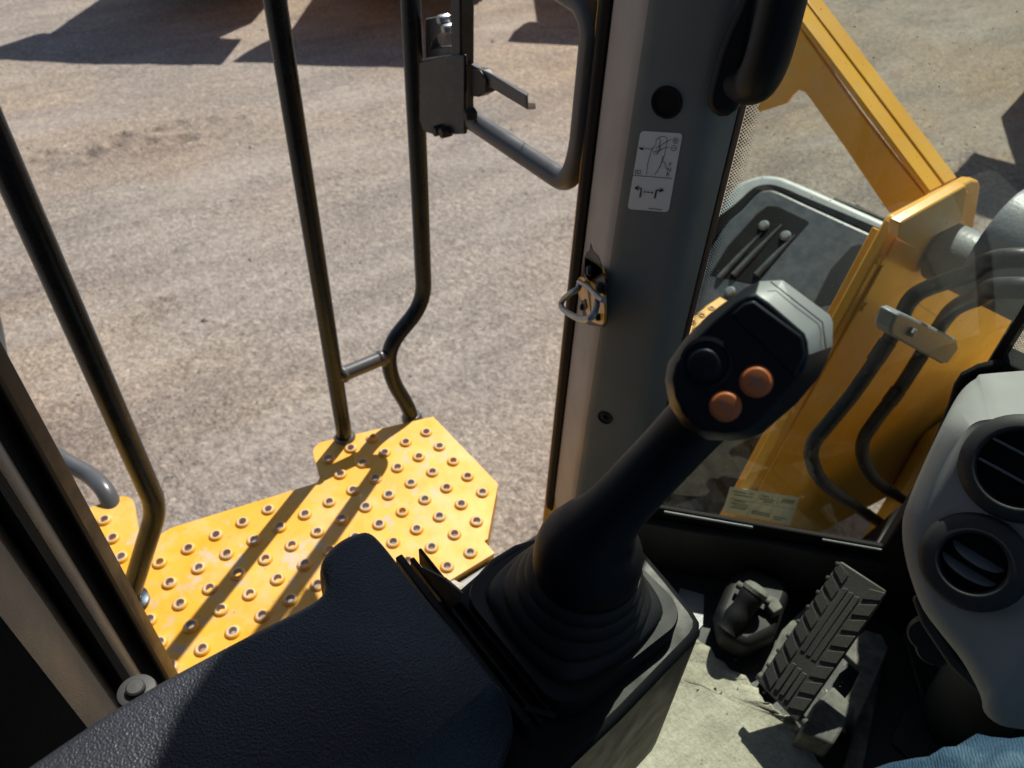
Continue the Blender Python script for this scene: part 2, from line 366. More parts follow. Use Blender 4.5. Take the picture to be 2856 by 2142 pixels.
def lathe(name, c, axis, prof, m, parent=None, seg=24, smooth=40, **kw):
    v, f = lathe_geo(c, axis, prof, seg); return obj(name, v, f, m, parent, smooth=smooth, **kw)
def box_geo(c, u, v, w):
    c, u, v, w = map(Vector, (c, u, v, w))
    return prism_geo([c-u-v-w, c+u-v-w, c+u+v-w, c-u+v-w], w*2)
def box(name, lo, hi, m, parent=None, **kw):
    (a, b, c), (d, e, f) = lo, hi
    return prism(name, [V(a, b, c), V(d, b, c), V(d, e, c), V(a, e, c)], (0, 0, f-c), m, parent, **kw)
def strip_geo(pts, w, nrm):
    "flat ribbon along a polyline, for printed lines"
    nrm = Vector(nrm).normalized(); P = [Vector(p) for p in pts]; vs, fs = [], []
    for i, p in enumerate(P):
        t = (P[min(i+1, len(P)-1)]-P[max(i-1, 0)]).normalized(); s = t.cross(nrm)*w/2
        vs += [p-s, p+s]
    for i in range(len(P)-1): fs.append((2*i, 2*i+1, 2*i+3, 2*i+2))
    return vs, fs
def text_geo(s, origin, ux, uy, size):
    cu = bpy.data.curves.new('txt', 'FONT'); cu.body = s; cu.size = 1; cu.align_x = 'CENTER'; cu.align_y = 'CENTER'; cu.resolution_u = 3
    o = bpy.data.objects.new('txt', cu); COL.objects.link(o)
    dg = bpy.context.evaluated_depsgraph_get(); me = bpy.data.meshes.new_from_object(o.evaluated_get(dg))
    vs = [Vector(origin)+Vector(ux)*v.co.x*size+Vector(uy)*v.co.y*size for v in me.vertices]; fs = [tuple(p.vertices) for p in me.polygons]
    bpy.data.objects.remove(o); bpy.data.curves.remove(cu); bpy.data.meshes.remove(me); return vs, fs
def flat(name, geo, m, parent, **kw): return obj(name, geo[0], geo[1], m, parent, **kw)
def copy_tree(o, parent=None):
    c = o.copy(); COL.objects.link(c); c.parent = parent
    for ch in o.children: copy_tree(ch, c)
    return c
# ------------------------------------------------------------------ yard
DENTS = [(GZ(-ZC, q), w_) for q, w_ in [((105, 335), .07), ((150, 348), .06), ((190, 338), .10), ((250, 318), .07), ((255, 300), .09), ((318, 312), .09), ((330, 285), .07), ((385, 268), .06), ((395, 305), .10), ((445, 262), .07), ((515, 258), .06), ((640, 105), .05), ((350, 660), .04), ((395, 1005), .04), ((300, 1000), .05)]]
RL = [GZ(-ZC, q) for q in [(60, 365), (170, 348), (300, 322), (420, 306), (520, 296), (700, 288), (860, 282)]]
def ground_z(x, y):
    z = .03*noise.noise((x*.5, y*.5, 0))+.008*noise.fractal((x*1.7, y*1.7, 3), 1, 2, 4)+.006*noise.noise((x*7, y*7, 9))
    for c_, w_ in DENTS:
        dx, dy = x-c_.x, y-c_.y
        if abs(dx) < .4 and abs(dy) < .4:
            r2 = (dx*dx*2.2+dy*dy)/(w_*w_); z += -.05*math.exp(-r2)+.028*math.exp(-((math.sqrt(r2)-1.7)/.6)**2)
    for a_, b_ in zip(RL, RL[1:]):
        if min(a_.y, b_.y)-.1 < y < max(a_.y, b_.y)+.1:
            t = max(0, min(1, (y-a_.y)/(b_.y-a_.y))); q = x-(a_.x+(b_.x-a_.x)*t)
            if abs(q) < .5: z = z+(.022*math.exp(-((q-.05)/.05)**2)-.03*math.exp(-((q+.03)/.045)**2))*(.6+.8*noise.noise((y*6, 1, 1)))*.7; break
    return z
def build_ground():
    xs = [-160, -80, -40, -24, -17]+[-14+.1*i for i in range(40)]+[-10+.05*i for i in range(160)]+[-2+.1*i for i in range(22)]+[1, 4, 10, 30, 80, 160]
    ys = [-160, -80, -40, -20, -8]+[-3+.055*i for i in range(328)]+[18, 25, 40, 80, 160]
    vs, fs = [], []
    for y in ys:
        for x in xs:
            vs.append((x, y, ground_z(x, y) if -14 < x < .2 and -3 < y < 15 else 0))
    nx = len(xs)
    for j in range(len(ys)-1):
        for i in range(nx-1): fs.append((j*nx+i, j*nx+i+1, (j+1)*nx+i+1, (j+1)*nx+i))
    o = obj('ground', vs, fs, 'ground', smooth=180); o['kind'] = 'structure'
build_ground()
def build_stones():
    vs, fs = [], []
    ico = [(0, 0, .5), (.8, 0, 0), (0, .8, 0), (-.8, 0, 0), (0, -.8, 0), (0, 0, -.4)]
    tri = [(0, 1, 2), (0, 2, 3), (0, 3, 4), (0, 4, 1), (5, 2, 1), (5, 3, 2), (5, 4, 3), (5, 1, 4)]
    for i in range(9000):
        x = -13.5+13*random.random(); y = -2.5+16*random.random()
        s = .004+.016*random.random()**4
        if random.random() < .012: s = .02+.018*random.random()
        z = ground_z(x, y)
        a = random.random()*6.28; o = len(vs); ca, sa = math.cos(a), math.sin(a)
        for p in ico:
            px, py, pz = (p[k]*s*(.65+.7*random.random()) for k in range(3))
            vs.append((x+px*ca-py*sa, y+px*sa+py*ca, z+pz+.1*s))
        fs += [tuple(k+o for k in f) for f in tri]
    me = bpy.data.meshes.new('gravel'); me.from_pydata(vs, [], fs); me.materials.append(M['stone'])
    o = bpy.data.objects.new('gravel', me); COL.objects.link(o)
    setp(o, kind='stuff', label='loose small stones scattered over the dusty yard', category='gravel')
build_stones()

# ------------------------------------------------------------------ cab shell
CAB = thing('loader_cab', 'grey trimmed loader cab with open left door and angled corner window', 'cab', (0, .2, ZC-1.02))
A0 = AZ(.862, 1199, 892); A1 = AZ(.842, 1219, 892); A2 = AZ(.735, 1262, 892); A3 = AZ(.712, 1397, 892); A4 = AZ(.742, 1435, 892); A5 = AZ(.770, 1447, 892)
def rnd(a, b, c, r, n=5): return fillet([a, b, c], r, n)[1:-1]
pl = [A1]+rnd(A1, A2, A3, .016)+rnd(A2, A3, A4, .02)+[A4, AZ(.79, 1434, 892), AZ(.90, 1300, 892), AZ(.93, 1235, 892), AZ(.88, 1216, 892)]
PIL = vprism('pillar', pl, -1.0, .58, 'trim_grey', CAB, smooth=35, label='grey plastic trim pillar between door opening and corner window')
PIL.data.materials.append(M['trim_grey_lit'])
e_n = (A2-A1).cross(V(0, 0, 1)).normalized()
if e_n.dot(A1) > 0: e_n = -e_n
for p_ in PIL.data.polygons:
    if abs(p_.normal.z) < .1 and p_.normal.dot(e_n) > .80: p_.material_index = 1  # door-side face painted lighter, standing in for light from the doorway
sealp = [A0, AZ(.845, 1203, 892), AZ(.838, 1218, 892), AZ(.85, 1221, 892), AZ(.89, 1219, 892), AZ(.885, 1200, 892)]
vprism('door_seal', sealp, -1.04, .58, 'seal', CAB, bevel=.003)
vprism('outer_post', [AZ(.875, 1197, 892), AZ(.95, 1197, 892), AZ(.96, 1240, 892), AZ(.94, 1250, 892), AZ(.895, 1218, 892)], -1.25, .58, 'yellow', CAB, bevel=.004)
vprism('glass_bead', [A4+V(.001, .0, 0), A5, AZ(.80, 1446, 892), AZ(.78, 1434, 892)], -.9, .58, 'seal', CAB, bevel=.002)
# round caps in the pillar
pn = (A3-A2).cross(V(0, 0, 1)).normalized()
if pn.y > 0: pn = -pn
PF = (V(A2.x, A2.y, ZC), pn)
def cap(u, v, r, name, screw):
    c = GP(PF, u, v)
    o = lathe(name, c, pn, [(r, -.003), (r, .0010), (r*.94, .0018), (r*.80, .0016), (r*.76, .0005), (0.0001, .0008)], 'black_soft', PIL, 28)
    if screw: lathe('screw', c, pn, [(r*.34, 0), (r*.34, .0024), (r*.2, .0028), (.0001, .0016)], 'black_gloss', PIL, 6)
cap(1440, 221, .0155, 'pillar_cap', 0); cap(1307, 902, .0105, 'pillar_cap', 1)
# striker pocket on the door-side face of the pillar
qn = (A2-A1).cross(V(0, 0, 1)).normalized()
if qn.x > 0: qn = -qn
if qn.dot(V(0, 0, 0)-A1) < 0: qn = -qn
QF = (V(A1.x, A1.y, ZC), qn)
def qp(pts, off=0): 
    f = (QF[0]+qn*off, qn); return [GP(f, 1192.7+x*.1587, 511.2+y*.1587) for x, y in pts]
prism('striker_pocket', qp([(520, 90), (550, 195), (625, 265), (700, 480), (725, 640), (718, 1180), (680, 1230), (500, 1205), (430, 1150), (390, 900), (400, 520), (442, 280), (468, 215), (508, 180)], .0008), -qn*.003, 'body_dark', PIL)
STK = prism('striker_plate', qp([(450, 290), (600, 380), (672, 430), (690, 500), (640, 505), (585, 545), (520, 600), (470, 580), (400, 540), (350, 560), (325, 640), (330, 740), (420, 900), (470, 1060), (540, 1160), (650, 1200), (700, 1180), (712, 1030), (705, 800), (560, 640), (470, 560), (440, 480)], .003), -qn*.003, 'yellow', CAB, bevel=.0005)
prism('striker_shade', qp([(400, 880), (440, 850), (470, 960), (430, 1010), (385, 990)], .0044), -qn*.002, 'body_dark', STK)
for x, y, r in ((515, 465, .0068), (650, 700, .0068), (420, 960, .0045), (635, 1095, .0045)):
    c = qp([(x, y)], .004)[0]; lathe('bolt', c, qn, [(r, -.002), (r, .002), (r*.75, .004), (r*.4, .0042), (.0001, .002)], 'body_dark', STK, 14)
lp = [qp([q], o_)[0] for q, o_ in zip([(375, 622), (352, 705), (255, 768), (168, 840), (122, 915), (152, 990), (270, 1070), (400, 1122), (520, 1105), (590, 1000), (612, 880)], (.008, .016, .024, .030, .033, .034, .033, .031, .027, .019, .010))]
LOOP = tube('striker_loop', cat(lp, 5), .0038, 'zinc', CAB, 12, label='bent zinc wire door striker loop')
tube('striker_bar', qp([(365, 615)], .010)+qp([(500, 690)], .014)+qp([(640, 830), (700, 868)], .012), .0032, 'zinc', LOOP, 10)
# decal on the pillar: thumb-switch diagram and turn arrows
def dp(x, y, off=.0005):  # decal local 0..1 across, 0..1 down
    a, b, c, d = (GP(PF, *q) for q in ((1384, 282.5), (1475, 288), (1444, 458), (1355.5, 451)))
    return (a*(1-x)+b*x)*(1-y)+(d*(1-x)+c*x)*y+pn*off
dec_out = []
for cx, cy, a0 in ((.09, .045, 180), (.91, .045, 270), (.91, .955, 0), (.09, .955, 90)):
    for k in range(5): dec_out.append(dp(cx+.09*math.cos(R(a0+22.5*k)), cy+.045*math.sin(R(a0+22.5*k))))
DEC = prism('instruction_sticker', dec_out, -pn*.0005, 'decal', CAB, label='pale rounded instruction sticker with lever diagram and turn arrows')
def zz(pts): return [(( (x-280)-(y-95)*(-.1395))/(725), (y-105-(x-280)*.045)/1340) for x, y in pts]
def ln(pts, w): return strip_geo([dp(x, y, .0011) for x, y in zz(pts)], w, pn)
def circ(x, y, r): return [(x+r*math.cos(k*.4189), y+r*math.sin(k*.4189)) for k in range(16)]
g = [ln([(415, 815), (430, 640), (455, 520), (490, 410), (530, 350), (560, 310), (558, 270), (585, 210), (640, 187), (700, 185), (740, 205), (748, 260), (735, 340), (720, 450), (690, 560), (640, 680), (560, 820)], .0005),
     ln([(585, 212), (620, 225), (632, 260), (618, 340), (640, 370), (630, 410), (575, 480)], .0006), ln([(685, 500), (672, 590), (640, 690), (622, 690)], .0005),
     ln(circ(590, 375, 24), .0003), ln(circ(545, 445, 26), .0003), ln([(495, 420), (500, 375), (522, 365)], .0005),
     ln([(595, 358), (785, 238), (822, 238)], .0005), ln([(545, 438), (745, 358), (790, 362)], .0005), ln([(375, 386), (500, 392)], .0005),
     ln(circ(890, 250, 44), .0005), ln([(890, 222), (885, 280)], .0006), ln([(862, 248), (915, 252)], .0006), ln(circ(866, 370, 44), .0005), ln([(840, 368), (892, 372)], .0006),
     ln([(268, 375), (350, 380), (340, 400), (285, 390)], .0012), ln([(665, 600), (722, 602), (755, 715)], .0006),
     ln([(165, 832), (862, 872)], .0006), ln([(220, 800), (222, 745), (265, 750), (312, 745), (310, 800), (265, 800), (220, 800)], .0006), ln([(265, 750), (264, 800)], .0006),
     ln([(315, 1212), (335, 1062), (225, 1052)], .0016), ln([(290, 1020), (222, 1052), (285, 1092)], .0014), ln([(572, 1225), (600, 1080), (715, 1080)], .0016), ln([(665, 1045), (722, 1080), (650, 1110)], .0014),
     ln([(375, 1118), (548, 1126)], .0006), ln([(405, 1100), (375, 1118), (402, 1138)], .0006), ln([(515, 1106), (548, 1126), (512, 1144)], .0006), ln(circ(460, 1122, 10), .0005)]
def ltr(s, x, y, size):
    (lx, ly), = zz([(x, y)]); ux = (dp(1, ly)-dp(0, ly)).normalized(); uy = (dp(lx, 0)-dp(lx, 1)).normalized()
    return text_geo(s, dp(lx, ly, .0011), ux, uy, size)
g += [ltr('F', 815, 640, .0060), ltr('N', 800, 727, .0060), ltr('R', 783, 808, .0060)]+[ln([(475+k*21, 1412+k*1.1), (475+k*21+13, 1413+k*1.1)], .0012) for k in range(11)]
flat('print', merge(*g), 'ink', DEC)

# black grab handle screwed to the pillar
GH = thing('grab_handle', 'black moulded grab handle fixed to the grey pillar', 'handle', GP(PF, 1560, 160))
hb = [GP(PF, *p) for p in [(1625, -60), (1607, 0), (1583, 50), (1562, 105), (1548, 160), (1541, 190), (1541, 212), (1550, 230), (1566, 239), (1584, 238), (1602, 225), (1615, 200), (1622, 150), (1640, 60), (1660, -60)]]
prism('mounting_foot', hb, pn*.022, 'black_soft', GH, bevel=.007, seg=3)
hp = [GP((PF[0]+pn*d, pn), u, v) for d, u, v in ((.014, 1590, 180), (.030, 1616, 186), (.045, 1638, 168), (.052, 1657, 128), (.055, 1676, 60), (.056, 1693, -10), (.056, 1712, -90))]
hp = cat(hp, 5); hr = [.0125+.0055*min(1, k/9) for k in range(len(hp))]
GG = tube('grip', hp, hr, 'black_soft', GH, 20)
# angled corner pane and front pane, seam between
PS = GZ(-.87, (1436, 1096)); PE = GZ(-.87, (1950, 1186)); pd = (PE-PS).normalized(); pnn = pd.cross(V(0, 0, 1)).normalized()
if pnn.y > 0: pnn = -pnn                      # faces the operator
PANE = (PS, pnn); PS = GP(PANE, *((1440+1.2), 892)); PS.z = ZC-.87
SEAM_S = (GP(PANE, 2152, 770)-V(0, 0, 0)).to_2d(); SEAM_S = (SEAM_S-PS.to_2d()).length
def pane(name, a, b, z0, z1, th, m='glass', parent=CAB):
    d = (b-a); L = d.length; d.normalize(); nn = d.cross(V(0, 0, 1))
    o = obj(name, [V(a.x, a.y, ZC+z0), V(b.x, b.y, ZC+z0), V(b.x, b.y, ZC+z1), V(a.x, a.y, ZC+z1)], [(0, 1, 2, 3)], m, parent)
    uv = o.data.uv_layers.new(name='UVMap')
    for lp_ in o.data.loops:
        co = o.data.vertices[lp_.vertex_index].co; uv.data[lp_.index].uv = ((co-V(a.x, a.y, 0)).dot(d), co.z)
    return o
pa = V(PS.x, PS.y, 0)+pd*.004; pa.z = 0; ps = V(PS.x, PS.y, 0)+pd*SEAM_S
pane('corner_window', pa, ps-pd*.003, -.865, .56, .006).data.materials[0] = M['glass']
fr2 = V(.62, .93, 0)
fd = (fr2-ps).normalized()
pane('windscreen', ps+fd*.004, fr2, -.512, .56, .006)
vprism('window_seam', [ps-pd*.004, ps+fd*.005, ps+fd*.005+V(.002, .012, 0), ps-pd*.004+V(-.004, .012, 0)], -.53, .56, 'seal', CAB)
# lower gasket of the corner pane, aluminium bead, kick wall, raised dash rim
lo_a, lo_b = V(PS.x, PS.y, 0)-pd*.02, ps+pd*.03
vprism('lower_gasket', [lo_a-pnn*.004, lo_b-pnn*.004, lo_b+pnn*.006, lo_a+pnn*.006], -.90, -.868, 'seal', CAB, bevel=.003)
bd = [lo_a+pnn*.006, ]
for s0, s1 in ((.03, .16), (.26, .385)):
    tube('bead', [V(*(V(PS.x, PS.y, 0)+pd*s0+pnn*.0065).xy, ZC-.8725), V(*(V(PS.x, PS.y, 0)+pd*s1+pnn*.0065).xy, ZC-.8725)], .0022, 'steel_grey', CAB, 8)
vprism('kick_wall', [lo_a-pnn*.02, lo_b-pnn*.02, lo_b+pnn*.02, lo_a+pnn*.02], -1.05, -.892, 'floor_dark', CAB)
rim = [GP((PANE[0]+pnn*.004, pnn), *p) for p in [(1935, 1186), (1958, 1090), (2000, 985), (2046, 868), (2058, 826), (2074, 802), (2110, 783), (2160, 770), (2175, 800), (2160, 1186)]]
prism('dash_rim', rim, pnn*.012, 'seal', CAB, bevel=.004)
vprism('dash_wall', [ps+pnn*.01, fr2+V(0, -.01, 0), fr2+V(0, .03, 0), ps+V(-.01, .03, 0)], -1.05, -.512, 'seal', CAB, bevel=.004)
# floor, sill, rear post (door side), roof, rear and right walls
vprism('floor', [V(-.53, -.9, 0), V(.7, -.9, 0), V(.7, .94, 0), V(-.12, .93, 0), V(-.40, .68, 0), V(-.53, .64, 0)], -1.06, -1.0, 'floor_dark', CAB)
vprism('sill', [V(-.610, -.9, 0), V(-.531, -.9, 0), V(-.531, .60, 0), V(-.610, .60, 0)], -1.16, -1.112, 'skin_panel', CAB, bevel=.006)
def bp(u, k): return AZ(k, u, 1253)
B = [bp(276, .655), bp(246, .640)]
vprism('post_flange', [bp(277, .655), bp(245, .640), bp(245, .655), bp(270, .70)], -1.12, .58, 'flange', CAB, label='black to brown yellow edge flange of the door post')
RP = vprism('rear_post', [bp(226, .652), bp(183, .640), bp(181, .605)]+rnd(bp(181, .605), bp(166, .575), bp(108, .565), .012)+[bp(150, .566), bp(125, .563)]+rnd(bp(125, .563), bp(104, .572), bp(100, .60), .008)+[bp(92, .598), bp(80, .565), bp(40, .545), bp(0, .52), bp(-60, .50), V(-.47, -.30, 0), V(-.72, -.30, 0), V(-.70, -.05, 0)], -1.05, .58, 'post_trim', CAB, smooth=40, label='dark grained trim post at the rear of the door opening')
vprism('post_seal', [bp(248, .640), bp(238, .630), bp(226, .632), bp(224, .650), bp(246, .665)], -1.06, .58, 'seal', CAB, bevel=.002)
vprism('roof_panel', [V(-.66, -.95, 0), V(.8, -.95, 0), V(.8, .98, 0), V(-.10, .95, 0), V(-.42, .70, 0), V(-.62, .68, 0)], .58, .70, 'headliner', CAB)
vprism('rear_wall', [V(-.62, -.95, 0), V(.8, -.95, 0), V(.8, -.90, 0), V(-.62, -.90, 0)], -1.0, .05, 'trim_dark', CAB)
vprism('right_wall', [V(.74, -.9, 0), V(.79, -.9, 0), V(.79, .95, 0), V(.74, .95, 0)], -1.0, -.2, 'trim_dark', CAB)
for p in ((.70, .90), (.72, -.02), (.72, -.88), (-.55, -.9)):
    vprism('far_post', [V(p[0], p[1]-.04, 0), V(p[0]+.07, p[1]-.04, 0), V(p[0]+.07, p[1]+.05, 0), V(p[0], p[1]+.05, 0)], -1.0, .58, 'trim_dark', CAB)
vprism('side_panel', [V(-.64, -.9, 0), V(-.58, -.9, 0), V(-.58, -.30, 0), V(-.64, -.30, 0)], -1.05, -.3, 'trim_dark', CAB)

# ------------------------------------------------------------------ access platform outside the door
PZ0 = -1.10
plat = [(-.968, .589), (-.739, .589), (-.646, .496), (-.646, .488), (-.614, .488), (-.614, -.55), (-1.128, -.55), (-1.131, -.063), (-1.125, .000), (-1.117, .010), (-1.104, .016), (-1.085, .014), (-.992, -.004), (-.999, .051), (-.944, .308), (-.952, .318), (-1.020, .338), (-1.031, .346), (-1.037, .362), (-1.028, .392)]
PLT = thing('access_platform', 'yellow steel step platform with rows of raised open studs below the door', 'platform', (-.85, .2, ZC+PZ0))
def inside(p, poly, m=.0):
    c = False
    for (x0, y0), (x1, y1) in zip(poly, poly[1:]+poly[:1]):
        if (y0 > p[1]) != (y1 > p[1]) and p[0] < (x1-x0)*(p[1]-y0)/(y1-y0)+x0: c = not c
        L = math.hypot(x1-x0, y1-y0); t = max(0, min(1, ((p[0]-x0)*(x1-x0)+(p[1]-y0)*(y1-y0))/L/L))
        if m and math.hypot(p[0]-x0-t*(x1-x0), p[1]-y0-t*(y1-y0)) < m: return False
    return c
studs = []
for i in range(-5, 9):
    for j in range(-2, 24):
        p = (-.936+.0495*i, .551-.0492*j)
        if inside(p, plat, .019): studs.append(p)
def build_plate():
    n = len(plat); vv = [Vector(p) for p in plat]; ee = [(i, (i+1) % n) for i in range(n)]
    HR = .0132
    for (x, y) in studs:
        o = len(vv)
        for k in range(12): vv.append(Vector((x+HR*math.cos(k*math.pi/6), y+HR*math.sin(k*math.pi/6))))
        ee += [(o+k, o+(k+1) % 12) for k in range(12)]
    r = delaunay_2d_cdt(vv, ee, [], 0, 1e-6)
    pts, faces = r[0], r[2]; keep = []
    for f in faces:
        cx = sum(pts[i].x for i in f)/len(f); cy = sum(pts[i].y for i in f)/len(f)
        if not inside((cx, cy), plat): continue
        if any((cx-x)**2+(cy-y)**2 < (HR*.97)**2 for x, y in studs): continue
        keep.append(tuple(f))
    vs = [V(p.x, p.y, ZC+PZ0) for p in pts]
    o = obj('plate', vs, keep, 'yellow_worn', PLT)
    s = o.modifiers.new('thick', 'SOLIDIFY'); s.thickness = .005; s.offset = -1
    for p in o.data.polygons:
        if p.normal.z < 0: p.flip()
    return o
build_plate()
# folded-down skirt along the front and the ladder side
for a, b in ((1, 0), (2, 1), (3, 2), (5, 4), (0, 19), (14, 13), (7, 6)):
    pa_, pb_ = V(*plat[a], ZC+PZ0), V(*plat[b], ZC+PZ0); nrm = (pb_-pa_).cross(V(0, 0, 1)).normalized()
    cen = sum((V(*q, 0) for q in plat), V(0, 0, 0))/len(plat)
    if nrm.dot(V(pa_.x, pa_.y, 0)-cen) < 0: nrm = -nrm
    pa2, pb2 = pa_-nrm*.0025+V(0, 0, -.0012), pb_-nrm*.0025+V(0, 0, -.0012)
    prism('skirt', [pa2-nrm*.003, pb2-nrm*.003, pb2+nrm*.002, pa2+nrm*.002], (0, 0, -.055), 'yellow_worn', PLT, bevel=.0015)
pr = [(.0134, -.0015), (.0128, .0016), (.0108, .0040), (.0092, .0050), (.0078, .0052), (.0066, .0044), (.0060, .002), (.0062, -.006)]
v, f = lathe_geo((0, 0, 0), (0, 0, 1), pr, 16, caps=False)
me0 = obj('stud', v, f, ['yellow_worn', 'worn_rim'], None, smooth=60)
for p in me0.data.polygons:
    rr = math.hypot(p.center.x, p.center.y); p.material_index = 1 if rr < .0098 else 0
smesh = me0.data; bpy.data.objects.remove(me0)
for k, (x, y) in enumerate(studs):
    o = bpy.data.objects.new('raised_stud', smesh); link(o, PLT); o.location = (x, y, ZC+PZ0); o.rotation_euler.z = random.random()*6.28
    s = 1+.05*(random.random()-.5); o.scale = (s, s, s)
# ladder treads under the gap
LAD = thing('access_ladder', 'yellow ladder treads hanging below the gap in the platform', 'ladder', (-1.2, .17, ZC-2.2))
for k in range(4):
    z = PZ0-.32-.30*k; box('tread', (-1.08, .03, ZC+z), (-.96, .33, ZC+z+.03), 'yellow_worn', LAD, bevel=.004)
for y in (.02, .335):
    prism('stringer', [V(-.97, y-.02, ZC-1.2), V(-1.03, y-.02, ZC-1.2), V(-1.08, y-.02, ZC-2.45), V(-1.0, y-.02, ZC-2.45)], (0, .008, 0), 'yellow_worn', LAD)

# ------------------------------------------------------------------ hand rails
RR = .0155
R1 = thing('hand_rail', 'dark steel double hand rail bolted to the front of the platform', 'hand rail', (-1.02, .41, ZC-1.1))
tube('straight_post', [V(-1.021, .409, ZC-1.16), V(-1.021, .409, ZC-.6), V(-1.021, .409, ZC+.5)], RR, 'rail', R1, 18)
b2 = [(-1.0, .56, -1.16), (-1.0, .552, -1.08), (-1.02, .525, -1.0), (-1.02, .524, -.915), (-1.02, .612, -.845), (-1.02, .614, -.6), (-1.02, .614, .5)]
tube('bent_post', fillet([V(x, y, ZC+z) for x, y, z in b2], .045, 7), RR, 'rail', R1, 18)
tube('cross_bar', [V(-1.021, .412, ZC-.937), V(-1.02, .524, ZC-.937)], .0145, 'rail_grey', R1, 16)
tube('top_bar', fillet([V(-1.021, .409, ZC+.48), V(-1.021, .409, ZC+.56), V(-1.02, .614, ZC+.56), V(-1.02, .614, ZC+.48)], .06), RR, 'rail', R1, 16)
lathe('weld_foot', V(-1.021, .409, ZC-1.115), (0, 0, 1), [(.024, 0), (.024, .012), (.018, .022)], 'rail_grey', R1, 20)
lathe('weld_foot', V(-1.0, .556, ZC-1.115), (0, 0, 1), [(.022, 0), (.022, .008), (.018, .016)], 'rail_grey', R1, 20)
for q_, ax_ in ((V(-1.0205, .428, ZC-.937), (0, 1, 0)), (V(-1.02, .506, ZC-.937), (0, -1, 0))):
    lathe('weld_bead', q_, ax_, [(.0145, .004), (.0168, .001), (.0175, -.003), (.016, -.006)], 'rail_grey', R1, 18)
R2 = thing('hand_rail', 'dark bent hand rail standing beside the door post', 'hand rail', (-.9, 0, ZC-1.1))
q3 = GZ(-.90, (340, 1098)); q2 = GZ(-1.095, (280, 1300))
tube('post', fillet([V(q2.x, q2.y, ZC-1.10), V(q2.x, q2.y, ZC-1.09), q3, V(q3.x, q3.y, ZC+.5)],   .034, 8), .0158, 'rail', R2, 18)
lathe('foot', V(q2.x, q2.y, ZC-1.10), (0, 0, 1), [(.03, 0), (.03, .008), (.02, .012)], 'rail', R2, 18)
R3 = thing('ladder_rail', 'grey curved ladder rail ending at the rear tab of the platform', 'hand rail', (-1.12, 0, ZC-1.1))
tube('post', cat([GZ(-1.12, (250, 1110)), GZ(-1.09, (228, 1062)), GZ(-1.09, (196, 1028)), GZ(-1.085, (150, 1002)), GZ(-1.08, (95, 968)), GZ(-1.06, (20, 925)), V(-1.62, -.05, ZC-.8), V(-1.64, -.05, ZC+.1)], 6), .0165, 'rail_grey', R3, 16)

# latch frame on the outer rail: flat post, plate, loop tube and lever
LF = thing('door_latch_frame', 'dark door holding frame with loop tube and flat lever on the hand rail', 'latch', (-.9, .62, ZC-.5))
Y0 = .62
fp = GY(Y0, (998, 0)); fx = fp.x
vprism('flat_post', [V(fx-.011, Y0-.012, 0), V(fx+.013, Y0-.012, 0), V(fx+.013, Y0+.012, 0), V(fx-.011, Y0+.012, 0)], -.455, .5, 'rail', LF, bevel=.003)
prism('plate', [GY(Y0-.016, *[p])for p in [(905, 133), (985, 118), (1003, 118), (1003, 290), (940, 292), (915, 285), (905, 260)]], (0, .006, 0), 'rail', LF, bevel=.002)
prism('upper_plate', [GY(Y0+.01, *[p]) for p in [(918, 40), (960, 34), (960, 62), (940, 78), (930, 105), (985, 98), (985, 116), (918, 128)]], (0, .02, 0), 'rail_grey', LF, bevel=.002)
tube('loop_tube', fillet([GY(Y0, p) for p in [(1008, 252), (1060, 286), (1228, 398), (1252, 330), (1281, 60), (1262, 5), (1190, -40), (1020, -110)]], .035, 8), .0145, 'rail_grey', LF, 18)
for p in ((1012, 248), (960, 286), (945, 282)):
    c = GY(Y0-.02, p); lathe('bolt', c, (0, -1, 0), [(.009, -.01), (.009, .004), (.007, .007), (.0001, .0072)], 'body_dark', LF, 6)
for p in ((955, 42), (965, 62), (985, 152)):
    c = GY(Y0+.004, p); lathe('bolt', c, (0, -1, 0), [(.007, -.01), (.007, .004), (.005, .007), (.0001, .0072)], 'zinc', LF, 8)
LV = prism('lever', [GY(Y0-.004, p) for p in [(1018, 140), (1060, 160), (1136, 206), (1137, 236), (1060, 190), (1018, 168)]], (0, .004, 0), 'rail_grey', LF, bevel=.001)
prism('lever_foot', [GY(Y0-.004, p) for p in [(1136, 229), (1137, 237)]]+[GY(Y0+.035, p) for p in [(1157, 236), (1156, 229)]], (0, 0, .004), 'rail_grey', LF)
prism('lever_flange', [GY(Y0-.004, p) for p in [(1018, 139), (1136, 205)]]+[GY(Y0+.012, p) for p in [(1142, 201), (1024, 136)]], (0, 0, -.003), 'rail_grey', LF)
prism('catch_block', [GY(Y0-.008, p) for p in [(1016, 150), (1034, 152), (1050, 172), (1050, 200), (1032, 210), (1014, 208)]], (0, .02, 0), 'body_dark', LF, bevel=.002)

M['vent_blade'] = mat('vent_blade', (.12, .145, .165), .4)
# ------------------------------------------------------------------ left console: arm rest pad and control box
CON = thing('arm_rest_console', 'black grained arm rest console with control box left of the seat', 'arm rest', (-.22, .1, ZC-.9))
left = [(800, 1160), (768, 1162), (735, 1174), (704, 1196), (686, 1222), (687, 1246), (694, 1270), (688, 1292), (655, 1313), (600, 1338), (500, 1384), (380, 1446), (230, 1535), (60, 1650), (-60, 1735), (-160, 1830)]
right = [(300, 2300), (900, 2050), (1035, 1800), (1058, 1720), (1078, 1640), (1100, 1570), (1112, 1536), (1100, 1512), (1060, 1462), (1010, 1402), (905, 1276), (838, 1192)]
def ring(pts, z): return [GZ(z, p) for p in pts]
cr_l = [(800, 1190), (776, 1194), (750, 1206), (728, 1224), (717, 1242), (716, 1262), (720, 1290), (710, 1318), (674, 1344), (616, 1372), (516, 1420), (396, 1482), (248, 1568), (80, 1682), (-40, 1764), (-130, 1850)]
